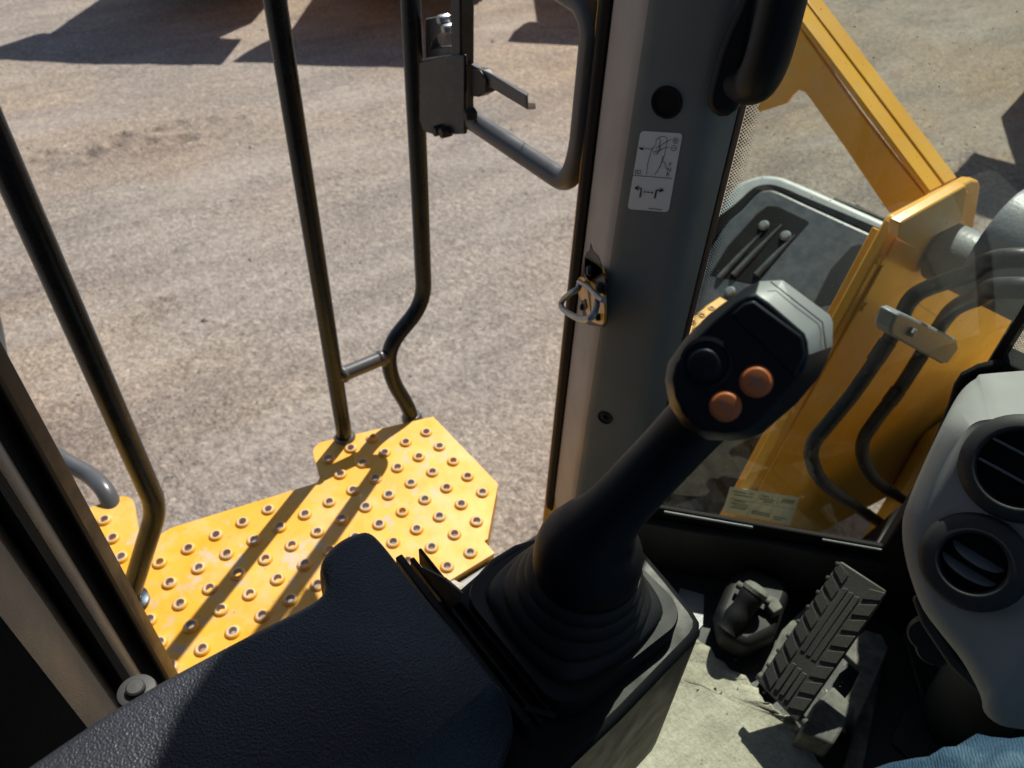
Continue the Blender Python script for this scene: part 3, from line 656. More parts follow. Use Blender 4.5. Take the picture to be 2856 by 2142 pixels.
cr_r = [(300, 2200), (640, 2030), (730, 1830), (800, 1740), (880, 1660), (975, 1580), (1052, 1516), (1058, 1500), (1030, 1464), (984, 1408), (884, 1290), (824, 1212)]
def xy(pts): return cat([GZ(-.45, p) for p in pts], 4, True)
outA, outB = xy(left+right), xy(cr_l+cr_r)
def pad_ring(f, zr):
    out = []
    for i, (a, b) in enumerate(zip(outA, outB)):
        q = a.lerp(b, f); k = i/4-len(left)
        seat = max(0, min(1, (k-.2)/.8))*max(0, min(1, (6.6-k)/.8))
        z = -.474+.033*(zr*(1-seat)+f*seat)
        rise = .008*max(0, min(1, (q.y-.0)/.12))*min(1, f*2)
        out.append(V(q.x, q.y, ZC+z+rise))
    return out
rings = [[V(p.x, p.y, ZC-.56) for p in outA]]
for f, z in ((0, 0), (.05, .30), (.16, .56), (.34, .77), (.58, .91), (.8, .975), (1.0, 1.0)): rings.append(pad_ring(f, z))
v, f = loft_geo(rings); obj('pad', v, f, 'leather', CON, smooth=60)
# lower shell on the door side, below the pad
low = ring([(700, 1320), (560, 1385), (380, 1478), (200, 1590), (50, 1665), (-100, 1760), (-60, 1900), (800, 1500)], -.50)
prism('side_shell', low, (0, 0, -.12), 'leather', CON, bevel=.008, seg=3)
# front control box
bx = ring([(985, 1275), (1030, 1236), (1060, 1203), (1110, 1172), (1180, 1150), (1300, 1150), (1388, 1182), (1446, 1250), (1500, 1317), (1514, 1340), (1513, 1362), (1502, 1381), (1345, 1545), (1245, 1640), (1150, 1745), (1040, 1860), (950, 1700), (1085, 1560), (1120, 1540), (1090, 1490), (1000, 1380), (930, 1300)], -.492)
prism('control_box', bx, (0, 0, -.20), 'black_gloss', CON, bevel=.006, seg=3)
# recessed channel between pad and box with its rails and clip plates
for off, zt, w in ((0.000, -.474, .006), (.012, -.486, .004), (.020, -.480, .003)):
    a, b = V(-.312, .147+off, ZC+zt), V(-.148, .147+off, ZC+zt)
    prism('channel_rail', [a+V(.006, 0, 0), b, b+V(0, w, 0), a+V(.006, w, 0)], (0, 0, -.02), 'black_gloss', CON, bevel=.0012)
prism('clip_plate', [GY(.160, p) for p in [(912, 1226), (960, 1250), (998, 1282), (994, 1300), (962, 1318), (915, 1262)]], (0, .0015, 0), 'dusty_steel', CON)
prism('clip_plate', [GZ(-.470, p) for p in [(1138, 1524), (1205, 1541), (1196, 1552), (1128, 1532)]], (0, 0, -.002), 'black_gloss', CON)
# knob standing on the door side of the pad
kc = GZ(-.505, (302, 1512)); lathe('knob', kc, (0, .1, 1), [(.0125, -.03), (.0125, .010), (.0118, .0122), (.0098, .0128), (.0062, .0132), (.0060, .0165), (.005, .0175), (.0001, .0178)], 'vent', CON, 28)

# ------------------------------------------------------------------ joystick
JS = thing('joystick_lever', 'black joystick lever with rubber boot and two orange buttons', 'joystick', GZ(-.48, (1255, 1355)))
def rrect(x0, x1, y0, y1, r, n):
    out = []
    for cx, cy, a0 in ((x1-r, y1-r, 0), (x0+r, y1-r, 90), (x0+r, y0+r, 180), (x1-r, y0+r, 270)):
        for k in range(n): out.append((cx+r*math.cos(R(a0+90*k/(n-1))), cy+r*math.sin(R(a0+90*k/(n-1)))))
    return out
bxy = (-.2565, -.1385, .170, .294)
BP = rrect(*bxy, .022, 12)
v, f = loft_geo([[V(x, y, ZC-.500) for x, y in BP], [V(x, y, ZC-.478) for x, y in BP], [V(x*.985-.003, y*.985+.0035, ZC-.4745) for x, y in BP]])
obj('base_plate', v, f, 'rubber', JS, smooth=50, bevel=.0)
c0 = Vector(((bxy[0]+bxy[1])/2, (bxy[2]+bxy[3])/2, ZC-.476))
c1 = GZ(-.412, (1268, 1222))
rings = []
BPc = BP; hx, hy = (bxy[1]-bxy[0])/2, (bxy[3]-bxy[2])/2; BP = []
for k in range(72):
    a_ = 2*math.pi*k/72; ca_, sa_ = math.cos(a_), math.sin(a_); rr0 = (abs(ca_/hx)**7+abs(sa_/hy)**7)**(-1/7); BP.append((c0.x+rr0*ca_, c0.y+rr0*sa_))
n = len(BP); prof = []
steps = 57
for s in range(steps):
    t = s/(steps-1)
    cen_ = c0.lerp(Vector((c1.x, c1.y, c1.z)), t)
    pl_t = 4.2*t; wob = .0050*(abs(math.sin(math.pi*pl_t))**.7-.55)*min(1, t*9)*(1-.35*t)
    row = []
    for k in range(n):
        x, y = BP[k]; dx, dy = x-c0.x, y-c0.y; ang = math.atan2(dy, dx)
        sq = Vector((dx, dy))*(.90-.25*t); ci = Vector((math.cos(ang), math.sin(ang)))*(.0555-.0205*t**.85)
        q = sq.lerp(ci, min(1, .25+1.9*t))
        L = q.length; q = q/L*(L+wob)
        row.append(V(cen_.x+q.x, cen_.y+q.y, cen_.z))
    rings.append(row)
v, f = loft_geo(rings, False, True); obj('rubber_boot', v, f, 'rubber', JS, smooth=70)
# collar dome flowing into the stem, one swept body
path = [GZ(-.425, (1266, 1245)), GZ(-.413, (1268, 1222)), GZ(-.404, (1269, 1206)), GZ(-.392, (1273, 1186)), GZ(-.382, (1279, 1168)), GZ(-.372, (1289, 1148)), GZ(-.360, (1308, 1124)), GZ(-.345, (1340, 1088)), GZ(-.325, (1393, 1030)), GZ(-.305, (1445, 975)), GZ(-.285, (1494, 922)), GZ(-.265, (1540, 873)), GZ(-.250, (1572, 838))]
rad = [.0335, .0352, .0358, .0345, .0312, .0262, .0212, .0186, .0178, .0174, .0174, .0178, .018]
pp = cat(path, 5); rr_ = [x.x for x in cat([V(r, 0, 0) for r in rad], 5)]
tube('stem', pp, rr_, 'black_soft', JS, 36)
# grip head: lofted rings between faceted outlines that face the operator
hc = GD(.372, 1620, 780); hn = (V(0, 0, ZC)-hc).normalized()
def hz(pts, off): return [GP((hc+hn*off, hn), 1437.5+x*.3501, 542.2+y*.3501) for x, y in pts]
front = [(560, 262), (640, 318), (860, 508), (878, 560), (885, 640), (862, 735), (815, 808), (700, 930), (545, 1085), (470, 1118), (360, 1125), (215, 1105), (110, 1010), (60, 900), (42, 790), (60, 700), (150, 575), (300, 425), (430, 312), (500, 272)]
outer = [(580, 192), (722, 184), (1008, 398), (1027, 440), (1026, 590), (985, 700), (935, 790), (800, 945), (600, 1118), (520, 1155), (400, 1168), (260, 1160), (110, 1075), (30, 950), (2, 800), (20, 690), (120, 545), (270, 392), (400, 295), (490, 232)]
def sc(pts, k, cx=520, cy=660): return [(cx+(x-cx)*k, cy+(y-cy)*k) for x, y in pts]
HR_ = [hz(sc(front, .97), .0085), hz(front, .0075), hz(outer, -.006), hz(sc(outer, 1.01), -.010), hz(sc(outer, 1.005), -.017), hz(sc(outer, .88, 420, 760), -.028), hz(sc(outer, .52, 330, 860), -.036)]
v, f = loft_geo(HR_)
mi = []
nn_ = len(front)
for i, q in enumerate(f):
    row, k = divmod(i, nn_)
    mi.append(1 if (row in (1, 2, 3) and k in (0, 1, 2, 3)) and i < (len(HR_)-1)*nn_ else 0)
HEAD = obj('grip_head', v, f, ['black_soft', 'silver'], JS, smooth=32, mats=None, bevel=.0011, seg=3)
for p, i in zip(HEAD.data.polygons, mi): p.material_index = i
prism('thumb_panel', hz([(545, 300), (850, 525), (868, 640), (800, 792), (400, 392), (480, 320)], .0098), -hn*.003, 'black_soft', HEAD, bevel=.0016, seg=3)
tube('cap_seam', hz([(648, 189), (968, 440), (990, 600)], .0002), .0003, 'seal', HEAD, 6)
def button(x, y, r, m, name, h=.0032):
    c = hz([(x, y)], .0085)[0]
    return lathe(name, c, hn, [(r*1.12, -.001), (r*1.12, .0004), (r*1.02, .0006), (r, .0010), (r, h-.0008), (r*.93, h-.0002), (r*.8, h), (.0001, h)], m, HEAD, 36), c+hn*(h+.0002)
u1 = (hz([(1, 0)], 0)[0]-hz([(0, 0)], 0)[0]).normalized(); u2 = (hz([(0, 1)], 0)[0]-hz([(0, 0)], 0)[0]).normalized()
b1, t1 = button(560, 805, .0068, 'orange', 'plus_button')
d1, d2 = (u1*.62+u2*.78).normalized(), (u1*.78-u2*.62).normalized()
flat('plus_mark', merge(strip_geo([t1-d1*.0034, t1+d1*.0034], .0009, hn), strip_geo([t1-d2*.0034+hn*.0001, t1+d2*.0034+hn*.0001], .0009, hn)), 'button_mark', b1)
b1_, t1_ = button(370, 957, .0067, 'orange', 'minus_button')
flat('minus_mark', strip_geo([t1_-d1*.0034, t1_+d1*.0034], .0010, hn), 'button_mark', b1_)
b3, t3 = button(240, 700, .0074, 'black_soft', 'horn_button', .0040)
c3 = hz([(252, 690)], .0086)[0]
v, f = lathe_geo(c3, hn, [(.0128, -.002), (.0125, .0004), (.0105, .0010), (.0098, .0002)], 32, caps=False); obj('button_ring', v, f, 'black_soft', HEAD, smooth=60)

# ------------------------------------------------------------------ floor: mat, pedals
MT = thing('floor_mat', 'dusty beige rubber floor mat with curled torn front edge', 'mat', (-.1, .3, ZC-1.0))
def mat_mesh():
    edge = cat([GZ(-.995, p) for p in [(1480, 1385), (1522, 1402), (1545, 1432), (1590, 1462), (1625, 1492), (1652, 1530), (1690, 1556), (1722, 1580), (1748, 1625), (1775, 1680), (1820, 1800), (1850, 2050), (1800, 2450)]], 5)
    vs, fs = [], []; nu = 26
    for i, e in enumerate(edge):
        s = V(-.55, e.y-.30+.1*(i/len(edge)), e.z)
        for k in range(nu):
            t = k/(nu-1); p = e.lerp(s, t)
            z = .0025*noise.noise((p.x*14, p.y*14, 2))+.004*noise.noise((p.x*6, p.y*6, 5))+.004*math.exp(-((t-.22-.03*math.sin(i*.2))/.02)**2)
            if k == 0: p = p+V(.006*noise.noise((i*.6, 0, 0)), .006*noise.noise((0, i*.6, 4)), 0)
            z += (.008+.008*noise.noise((i*.33, 3, 1)))*math.exp(-t*26)
            vs.append(V(p.x, p.y, ZC-.992+z))
    for i in range(len(edge)-1):
        for k in range(nu-1): fs.append((i*nu+k, i*nu+k+1, (i+1)*nu+k+1, (i+1)*nu+k))
    o = obj('sheet', vs, fs, 'mat', MT, smooth=180)
    s = o.modifiers.new('thick', 'SOLIDIFY'); s.thickness = .004; s.offset = -1
mat_mesh()
crumb_v, crumb_f = [], []
for k in range(70):
    c = GZ(-.992, (1500+random.random()*330, 1400+random.random()*250)); s = .0012+.004*random.random()**3
    g_ = [(c+V(s*random.uniform(-1, 1), s*random.uniform(-1, 1), s*random.random()*1.5)) for _ in range(4)]
    o = len(crumb_v); crumb_v += g_; crumb_f += [(o, o+1, o+2), (o, o+2, o+3), (o, o+3, o+1), (o+1, o+3, o+2)]
cr = obj('crumbs', crumb_v, crumb_f, 'mat', MT); cr['kind'] = 'stuff'
# accelerator pedal
PD = thing('accelerator_pedal', 'worn grey ribbed rubber accelerator pedal on steel bracket', 'pedal', GZ(-1.0, (1690, 1560)))
pa0, pb0, pc0, pd0 = GZ(-.925, (1636, 1472)), GZ(-.925, (1722, 1562)), GZ(-.80, (1918, 1278)), GZ(-.80, (1814, 1210))
pux, puy = (pb0-pa0), (pd0-pa0); pnr = pux.cross(puy).normalized()
if pnr.z < 0: pnr = -pnr
def pp_(x, y, o=0): return pa0+(pb0-pa0)*x*(1-y)+(pc0-pd0)*x*y+(pd0-pa0)*y+pnr*o
prism('tread_plate', [pp_(*q) for q in ((.02, 0), (.98, 0), (1, .02), (1, .98), (.97, 1), (.03, 1), (0, .98), (0, .02))], -pnr*.010, 'pedal_rubber', PD, bevel=.002)
def tread(q, h=.0024):
    prism('rib', [pp_(*c_, .0001) for c_ in q], pnr*h, 'pedal_rubber', PD, bevel=.0007)
for k in range(8):
    y = .015+.120*k; g_ = .014
    tread([(.015, y+.055+g_), (.015, min(.985, y+.16)), (.285, y+.095), (.285, y+g_)]); tread([(.985, y+.055+g_), (.985, min(.985, y+.16)), (.715, y+.095), (.715, y+g_)])
    lathe('nub', pp_(.004, min(.97, y+.12), -.004), pnr, [(.003, 0), (.003, .0055), (.002, .0068), (.0001, .0072)], 'pedal_rubber', PD, 10)
for x in (.375, .5, .625):
    for y0, y1 in ((.36, .86), (.05, .26)): tread([(x-.045, y0), (x-.045, y1), (x+.045, y1+.01), (x+.045, y0+.01)])
prism('bracket', [GZ(-.955, p) for p in [(1905, 1370), (1920, 1400), (1880, 1500), (1850, 1560), (1800, 1540), (1840, 1490), (1862, 1445), (1822, 1410), (1838, 1385), (1870, 1360)]], (0, 0, -.012), 'dusty_steel', PD, bevel=.002)
prism('bracket_block', [GZ(-.945, p) for p in [(1760, 1520), (1800, 1480), (1850, 1530), (1800, 1610), (1730, 1580)]], (0, 0, -.05), 'dusty_steel', PD, bevel=.004)
prism('bracket_plate', [GZ(-.972, p) for p in [(1690, 1360), (1760, 1290), (1850, 1330), (1760, 1420), (1660, 1490), (1640, 1460)]], (0, 0, -.01), 'dusty_steel', PD, bevel=.002)
tube('pivot', [pp_(-.08, .03, -.008), pp_(1.1, .03, -.008)], .006, 'dusty_steel', PD, 12)
# brake valve / foot rest beside it
BR = thing('brake_pedal', 'black rubber boot pedal with bare metal bar behind the joystick', 'pedal', GZ(-1.0, (1600, 1400)))
bb = [GZ(-.985, p) for p in [(1535, 1345), (1560, 1285), (1600, 1250), (1680, 1285), (1692, 1315), (1660, 1400), (1600, 1430), (1545, 1405)]]
prism('housing', bb, (0, 0, .045), 'rubber', BR, bevel=.012, seg=3)
c = GZ(-.93, (1598, 1325)); ax = (GZ(-.95, (1560, 1380))-GZ(-.91, (1615, 1300))).normalized()
tube('boot', cat([c-ax*.035, c-ax*.012, c+ax*.012, c+ax*.03], 4), [.0165+.0012*math.sin(k*1.1) for k in range(13)], 'rubber', BR, 18)
lathe('boot_nose', c-ax*.035, -ax, [(.018, 0), (.0185, .006), (.014, .012), (.006, .014), (.0001, .0142)], 'dusty_steel', BR, 18)
tube('bar', [GZ(-.925, (1592, 1262)), GZ(-.925, (1662, 1302))], .0058, 'dusty_steel', BR, 12)
prism('bar_ear', [GZ(-.925, p) for p in [(1660, 1285), (1680, 1292), (1692, 1312), (1672, 1325), (1655, 1305)]], (0, 0, -.03), 'dusty_steel', BR, bevel=.002)
FR = thing('floor_rib', 'dusty pale raised floor edge strip beside the pedal bracket', 'floor strip', GZ(-1.0, (1870, 1500)))
prism('strip', [GZ(-.985, p) for p in [(1875, 1372), (1908, 1390), (1905, 1450), (1885, 1560), (1862, 1680), (1815, 1680), (1850, 1560), (1875, 1470)]], (0, 0, -.014), 'dusty_steel', FR, bevel=.003)
HT = thing('hatch_cover', 'dark floor hatch with raised seams right of the pedal', 'hatch', GZ(-1.0, (2000, 1550)))
prism('lid', [GZ(-.994, p) for p in [(1960, 1528), (1925, 1600), (1990, 1665), (2120, 1665), (2060, 1560), (2010, 1540)]], (0, 0, -.004), 'floor_dark', HT, bevel=.002)
tube('seam', cat([GZ(-.993, p) for p in [(1945, 1330), (1985, 1480), (2020, 1555), (2080, 1600), (2150, 1650)]], 6), .004, 'floor_dark', HT, 10)
tube('seam', cat([GZ(-.993, p) for p in [(1985, 1330), (2045, 1480), (2085, 1560), (2160, 1610)]], 6), .004, 'floor_dark', HT, 10)
pl_ = GZ(-.99, (1490, 1290)); prism('pale_tab', [GZ(-.985, p) for p in [(1470, 1270), (1521, 1285), (1518, 1350), (1500, 1370), (1450, 1330)]], (0, 0, -.01), 'steel_grey', BR)

# ------------------------------------------------------------------ steering column pod
SP = thing('steering_column_pod', 'light grey steering column cover with two round black air vents', 'steering column', GZ(-1.0, (2140, 1300)))
pc = GD(.78, 2110, 1130); pnv = ((V(0, 0, ZC)-pc).normalized()+V(0, 0, -.10)).normalized()
def pv(pts, off=0): return [GP((pc+pnv*off, pnv), *p) for p in pts]
face = [(2146, 806), (2420, 800), (2520, 900), (2520, 1500), (2400, 1570), (2290, 1582), (2215, 1576), (2160, 1566), (2126, 1538), (2118, 1502), (2080, 1430), (2035, 1372), (1995, 1318), (1972, 1262), (1956, 1205), (1949, 1150), (1956, 1098), (2000, 992), (2050, 888), (2078, 843), (2108, 818)]
inn = [(2165, 905), (2400, 900), (2490, 940), (2490, 1480), (2330, 1495), (2215, 1500), (2182, 1515), (2160, 1510), (2150, 1490), (2142, 1470), (2100, 1405), (2060, 1352), (2020, 1300), (2003, 1255), (1988, 1200), (1984, 1155), (1992, 1110), (2032, 1010), (2082, 935), (2108, 912), (2136, 906)]
face_, inn_ = cat([V(*p, 0) for p in face], 3, True), cat([V(*p, 0) for p in inn], 3, True)
fx_ = lambda L: [(p.x, p.y) for p in L]
def slope(p, base, dep): return pv([p], base-dep*max(0, min(1, (905-p[1])/90)))[0]
mid_ = [(a[0]*.75+b[0]*.25, a[1]*.75+b[1]*.25) for a, b in zip(fx_(face_), fx_(inn_))]
rings = [pv(fx_(face_), -.19), [slope(p, -.012, .085) for p in fx_(face_)], [slope(p, -.003, .066) for p in mid_], [slope(p, .003, .02) for p in fx_(inn_)]]
v, f = loft_geo(rings); POD = obj('cover', v, f, 'column', SP, smooth=50)
def vent(u, v_, r, op):
    c = pv([(u, v_)], .003)[0]; k = .62/1600; ax_ = pnv
    vv_, ff_ = lathe_geo(c, ax_, [(r*1.03*k, -.012), (r*1.02*k, .004), (r*.97*k, .0085), (r*.90*k, .0100), (op*1.12*k, .0135), (op*1.04*k, .0130), (op*k, .0110), (op*.98*k, .001)], 48, caps=False)
    o = obj('air_vent', vv_, ff_, 'vent', SP, smooth=50)
    vv_, ff_ = lathe_geo(c, ax_, [(op*k, .0012), (.0001, .0013)], 32, caps=False); obj('vent_back', vv_, ff_, 'seal', o)
    return o, c, ax_, k
o1, c1_, a1_, k1 = vent(2206, 1012, 118, 84)
u_, w_, _ = frame(a1_)
for dz in (26, -27):
    L = math.sqrt(84**2-dz**2)*k1*.97; m_ = c1_+u_*dz*k1
    prism('vane', [m_-w_*L+a1_*.012, m_+w_*L+a1_*.012, m_+w_*L+a1_*.002, m_-w_*L+a1_*.002], u_*.0024, 'vent_blade', o1, bevel=.0007)
o2, c2_, a2_, k2 = vent(2103, 1213, 108, 66)
u_, w_, _ = frame(a2_)
def blade(cy, w0):
    L = w0*k2; rows = []
    for s in range(7):
        t = s/6
        rows.append([c2_+w_*L*math.cos(math.pi*q/16)+u_*((cy-8)*k2)+(-u_*(22*k2)*math.sin(math.pi*q/16)*t)+a2_*(.0030+.010*t*math.sin(math.pi*q/16)) for q in range(17)])
    vs_ = [p for r_ in rows for p in r_]; fs_ = [(a*17+b, a*17+b+1, (a+1)*17+b+1, (a+1)*17+b) for a in range(6) for b in range(16)]
    o = obj('scoop_blade', vs_, fs_, 'vent_blade', o2, smooth=180)
    m_ = o.modifiers.new('thick', 'SOLIDIFY'); m_.thickness = .0012
blade(30, 56); blade(-6, 60)
# lower lip plate and knob behind the cover
prism('side_bar', pv([(1968, 1290), (1985, 1292), (2065, 1420), (2140, 1498), (2112, 1500), (2050, 1440), (1990, 1350)], -.03), -pnv*.02, 'vent', SP, bevel=.003)
for k, q in enumerate([(2000, 1370), (2018, 1400)]):
    c = pv([q], -.07)[0]; lathe('column_clamp', c, pnv, [(.016, -.02), (.017, .0), (.014, .008), (.0001, .009)], 'body_dark', SP, 20)
gz_ = pv([(2185, 856)], .0005)
# lower column body down to the floor
lc = pv([(2230, 1350)], -.12)[0]
tube('column_leg', [lc, V(lc.x+.02, lc.y+.14, ZC-1.0)], [.045, .05], 'floor_dark', SP, 20)

# ------------------------------------------------------------------ operator (blue jeans, seated) and seat
def person():
    root = thing('person', 'seated person in faded blue jeans, one thigh at the corner', 'person', (.14, -.3, ZC-1.0))
    J = [(.14, -.34, -.53), (.05, -.30, -.52), (.085, .05, -.50), (.118, .358, -.474), (.13, .38, -.72), (.13, .30, -.93), (.23, -.30, -.53), (.33, .05, -.515), (.40, .34, -.49), (.40, .38, -.72), (.40, .34, -.93), (.14, -.36, -.38)]
    Rr = [.17, .145, .122, .108, .072, .06, .125, .10, .078, .072, .06, .15]
    E_ = [(0, 1), (1, 2), (2, 3), (3, 4), (4, 5), (0, 6), (6, 7), (7, 8), (8, 9), (9, 10), (0, 11)]
    me = bpy.data.meshes.new('jeans'); me.from_pydata([(x, y, ZC+z) for x, y, z in J], E_, []); me.materials.append(M['denim'])
    o = bpy.data.objects.new('jeans', me); link(o, root)
    sk = o.modifiers.new('skin', 'SKIN'); 
    for i, s in enumerate(me.skin_vertices[0].data): s.radius = (Rr[i], Rr[i]); s.use_root = (i == 0)
    sk.use_smooth_shade = True
    ss = o.modifiers.new('sub', 'SUBSURF'); ss.levels = ss.render_levels = 4
    tx = bpy.data.textures.new('folds', 'CLOUDS'); tx.noise_scale = .05; tx.noise_depth = 3
    d = o.modifiers.new('folds', 'DISPLACE'); d.texture = tx; d.strength = .038; d.mid_level = .5; d.texture_coords = 'GLOBAL'
    T = [(.14, -.36, -.50), (.14, -.42, -.25), (.14, -.42, -.02), (.14, -.40, .10), (-.05, -.40, .02), (-.13, -.34, -.24), (-.03, -.16, -.40), (.33, -.40, .02), (.40, -.26, -.22), (.24, -.10, -.10)]
    me2 = bpy.data.meshes.new('jacket'); me2.from_pydata([(x, y, ZC+z) for x, y, z in T], [(0, 1), (1, 2), (2, 3), (2, 4), (4, 5), (5, 6), (2, 7), (7, 8), (8, 9)], []); me2.materials.append(M['trim_dark'])
    o2 = bpy.data.objects.new('jacket', me2); link(o2, root); o2.modifiers.new('skin', 'SKIN')
    for s_, r_ in zip(me2.skin_vertices[0].data, (.17, .17, .17, .06, .075, .055, .04, .075, .055, .04)): s_.radius = (r_*1.1, r_*.75)
    me2.skin_vertices[0].data[0].use_root = True
    s2 = o2.modifiers.new('sub', 'SUBSURF'); s2.levels = s2.render_levels = 2
    for x in (.13, .40):
        v, f = loft_geo([[V(x+a*.045*s+0, .40+b*.14*s+dy, ZC-1.0+h) for a, b in [(math.cos(k*.5236), math.sin(k*.5236)) for k in range(12)]] for s, h, dy in ((1, 0, 0), (1, .03, 0), (.85, .06, -.02), (.6, .10, -.06))])
        obj('shoe', v, f, 'trim_dark', root, smooth=60)
    return root
person()
ST = thing('operator_seat', 'dark operator seat under the person in jeans', 'seat', (.15, -.4, ZC-1.0))
box('cushion', (-.10, -.60, ZC-.78), (.42, -.06, ZC-.665), 'trim_dark', ST, bevel=.04, seg=4)
box('backrest', (-.10, -.78, ZC-.66), (.42, -.63, ZC+.1), 'trim_dark', ST, bevel=.05, seg=4)
box('pedestal', (0, -.5, ZC-1.0), (.32, -.12, ZC-.78), 'floor_dark', ST, bevel=.01)

# ------------------------------------------------------------------ front frame of the loader seen through the corner window
FF = thing('loader_front_half', 'yellow front half of the loader with hoses and grey mudguard beyond the glass', 'loader', (-.3, 1.6, 0))
XP = -.49
tw = [GX(XP, p) for p in [(1908, 474), (1918, 462), (2076, 380), (2090, 381), (2094, 395), (2080, 490), (2066, 560), (2060, 640), (2100, 690)]]
low_ = [V(XP, tw[-1].y+.5, tw[-1].z-.05), V(XP, tw[-1].y+.55, ZC-1.9), GX(XP, (1480, 1270))]
prism('tower_plate', tw+low_, (.022, 0, 0), 'yellow', FF, bevel=.004)
XI = XP+.062
ti = [GX(XI, p) for p in [(1945, 484), (1952, 478), (2088, 400), (2090, 412), (2078, 480), (2000, 520), (1988, 537), (1942, 513)]]
prism('inner_plate', ti, (-.020, 0, 0), 'yellow', FF, bevel=.003)
XW = XP+.027
web = [GX(XW, p) for p in [(1940, 515), (1988, 538), (1983, 555), (1971, 615), (1985, 655), (2030, 686), (2080, 674)]]
web += [V(XW, 2.3, web[-1].z+.03), V(XW, 2.3, ZC-2.0), GX(XW, (1510, 1290))]
prism('web_plate', web, (-.05, 0, 0), 'yellow', FF, bevel=.003)
# pin boss and big grey drum of the lift pivot
c = GX(XP+.03, (2030, 540)); lathe('pin_boss', c, (1, .0, 0), [(.055, 0), (.058, .004), (.058, .10), (.054, .104), (.0001, .105)], 'steel_grey', FF, 32)
c = GX(XP+.135, (2130, 520)); lathe('pivot_drum', c+V(0, .05, -.02), (1, 0, 0), [(.06, -.005), (.098, 0), (.10, .006), (.10, .30), (.095, .306), (.0001, .306)], 'steel_grey', FF, 40)
for x in (.30,): prism('tower_plate', [V(x, 1.2, ZC-.66), V(x, 1.5, ZC-.6), V(x, 2.3, ZC-1.1), V(x, 2.3, ZC-1.9), V(x, 1.2, ZC-1.9)], (.03, 0, 0), 'yellow', FF, bevel=.004)
box('hinge_block', (-.30, 1.25, ZC-2.1), (.28, 2.2, ZC-1.35), 'body_dark', FF, bevel=.03)
box('front_axle_body', (-.46, 2.0, ZC-2.3), (.46, 2.9, ZC-1.55), 'yellow', FF, bevel=.04)
# hydraulic hoses, clamp
def hose(pts, r):
    P_ = [GX(x, (u, v_)) for x, u, v_ in pts]
    P_ = [P_[0]+V(.35, .25, .02), P_[0]+V(.12, .10, .012)]+P_
    H_ = tube('hydraulic_hose', cat(P_, 7), r, 'hose', FF, 16)
    for k_ in (6, len(P_)-3):
        tube('ferrule', [P_[k_].lerp(P_[k_+1], .15), P_[k_].lerp(P_[k_+1], .5)], r*1.12, 'hose', H_, 16)
    return H_
hose([(-.25, 2180, 558), (-.30, 2100, 590), (-.36, 2010, 620), (-.38, 1965, 650), (-.385, 1930, 720), (-.385, 1850, 840), (-.385, 1790, 915), (-.385, 1756, 960), (-.38, 1757, 1005), (-.37, 1785, 1048), (-.36, 1850, 1095), (-.35, 1960, 1170), (-.34, 2040, 1230)], .0135)
hose([(-.21, 2180, 622), (-.27, 2120, 640), (-.33, 2060, 668), (-.36, 2020, 720), (-.37, 1950, 830), (-.37, 1890, 910), (-.37, 1864, 955), (-.37, 1868, 1000), (-.36, 1900, 1045), (-.35, 1960, 1085), (-.34, 2060, 1150)], .0135)
CL = prism('hose_clamp', [GX(-.355, p) for p in [(1888, 690), (1900, 660), (1912, 657), (2036, 716), (2042, 735), (2018, 768), (2005, 770), (1890, 706)]], (.028, 0, 0), 'steel_grey', FF, bevel=.004)
c = GX(-.326, (1966, 716)); lathe('clamp_bolt', c, (1, 0, 0), [(.008, 0), (.008, .006), (.006, .008), (.0001, .0082)], 'steel_grey', CL, 6)
for q_ in ((2075, 420), (2010, 470), (1900, 560), (1860, 660)):
    c = GX(XP+.022, q_); lathe('plate_bolt', c, (1, 0, 0), [(.011, 0), (.011, .006), (.008, .009), (.0001, .0092)], 'yellow', FF, 6)
# rating label
LB = [GX(XW+.0012, p) for p in [(1578, 1052), (1728, 1074), (1706, 1135), (1562, 1106)]]
LBL = prism('rating_label', LB, (-.0008, 0, 0), 'plate_label', FF, label='pale green printed rating label')
def lbp(x, y): return (LB[0]*(1-x)+LB[1]*x)*(1-y)+(LB[3]*(1-x)+LB[2]*x)*y+V(.0006, 0, 0)
gg = []
for y, segs in ((.14, [(.05, .2), (.24, .3), (.42, .5)]), (.25, [(.06, .3), (.40, .62)]), (.33, [(.45, .60)]), (.48, [(.08, .22)]), (.58, [(.06, .28)]), (.66, [(.1, .27)]), (.74, [(.07, .25), (.34, .6)]), (.82, [(.34, .62)]), (.88, [(.68, .82)]), (.80, [(.68, .9)])):
    for a, b in segs: gg.append(strip_geo([lbp(a, y), lbp(b, y)], .0035, (1, 0, 0)))
for x in (.47, .51, .56, .66): gg.append(strip_geo([lbp(x, .12), lbp(x, .36)], .0035, (1, 0, 0)))
gg.append(strip_geo([lbp(.72, .2), lbp(.93, .2)], .011, (1, 0, 0))); gg.append(strip_geo([lbp(.02, .42), lbp(.98, .42)], .0012, (1, 0, 0))); gg.append(strip_geo([lbp(.31, .44), lbp(.30, .97)], .0012, (1, 0, 0)))
flat('print', merge(*gg), 'label_ink', LBL)
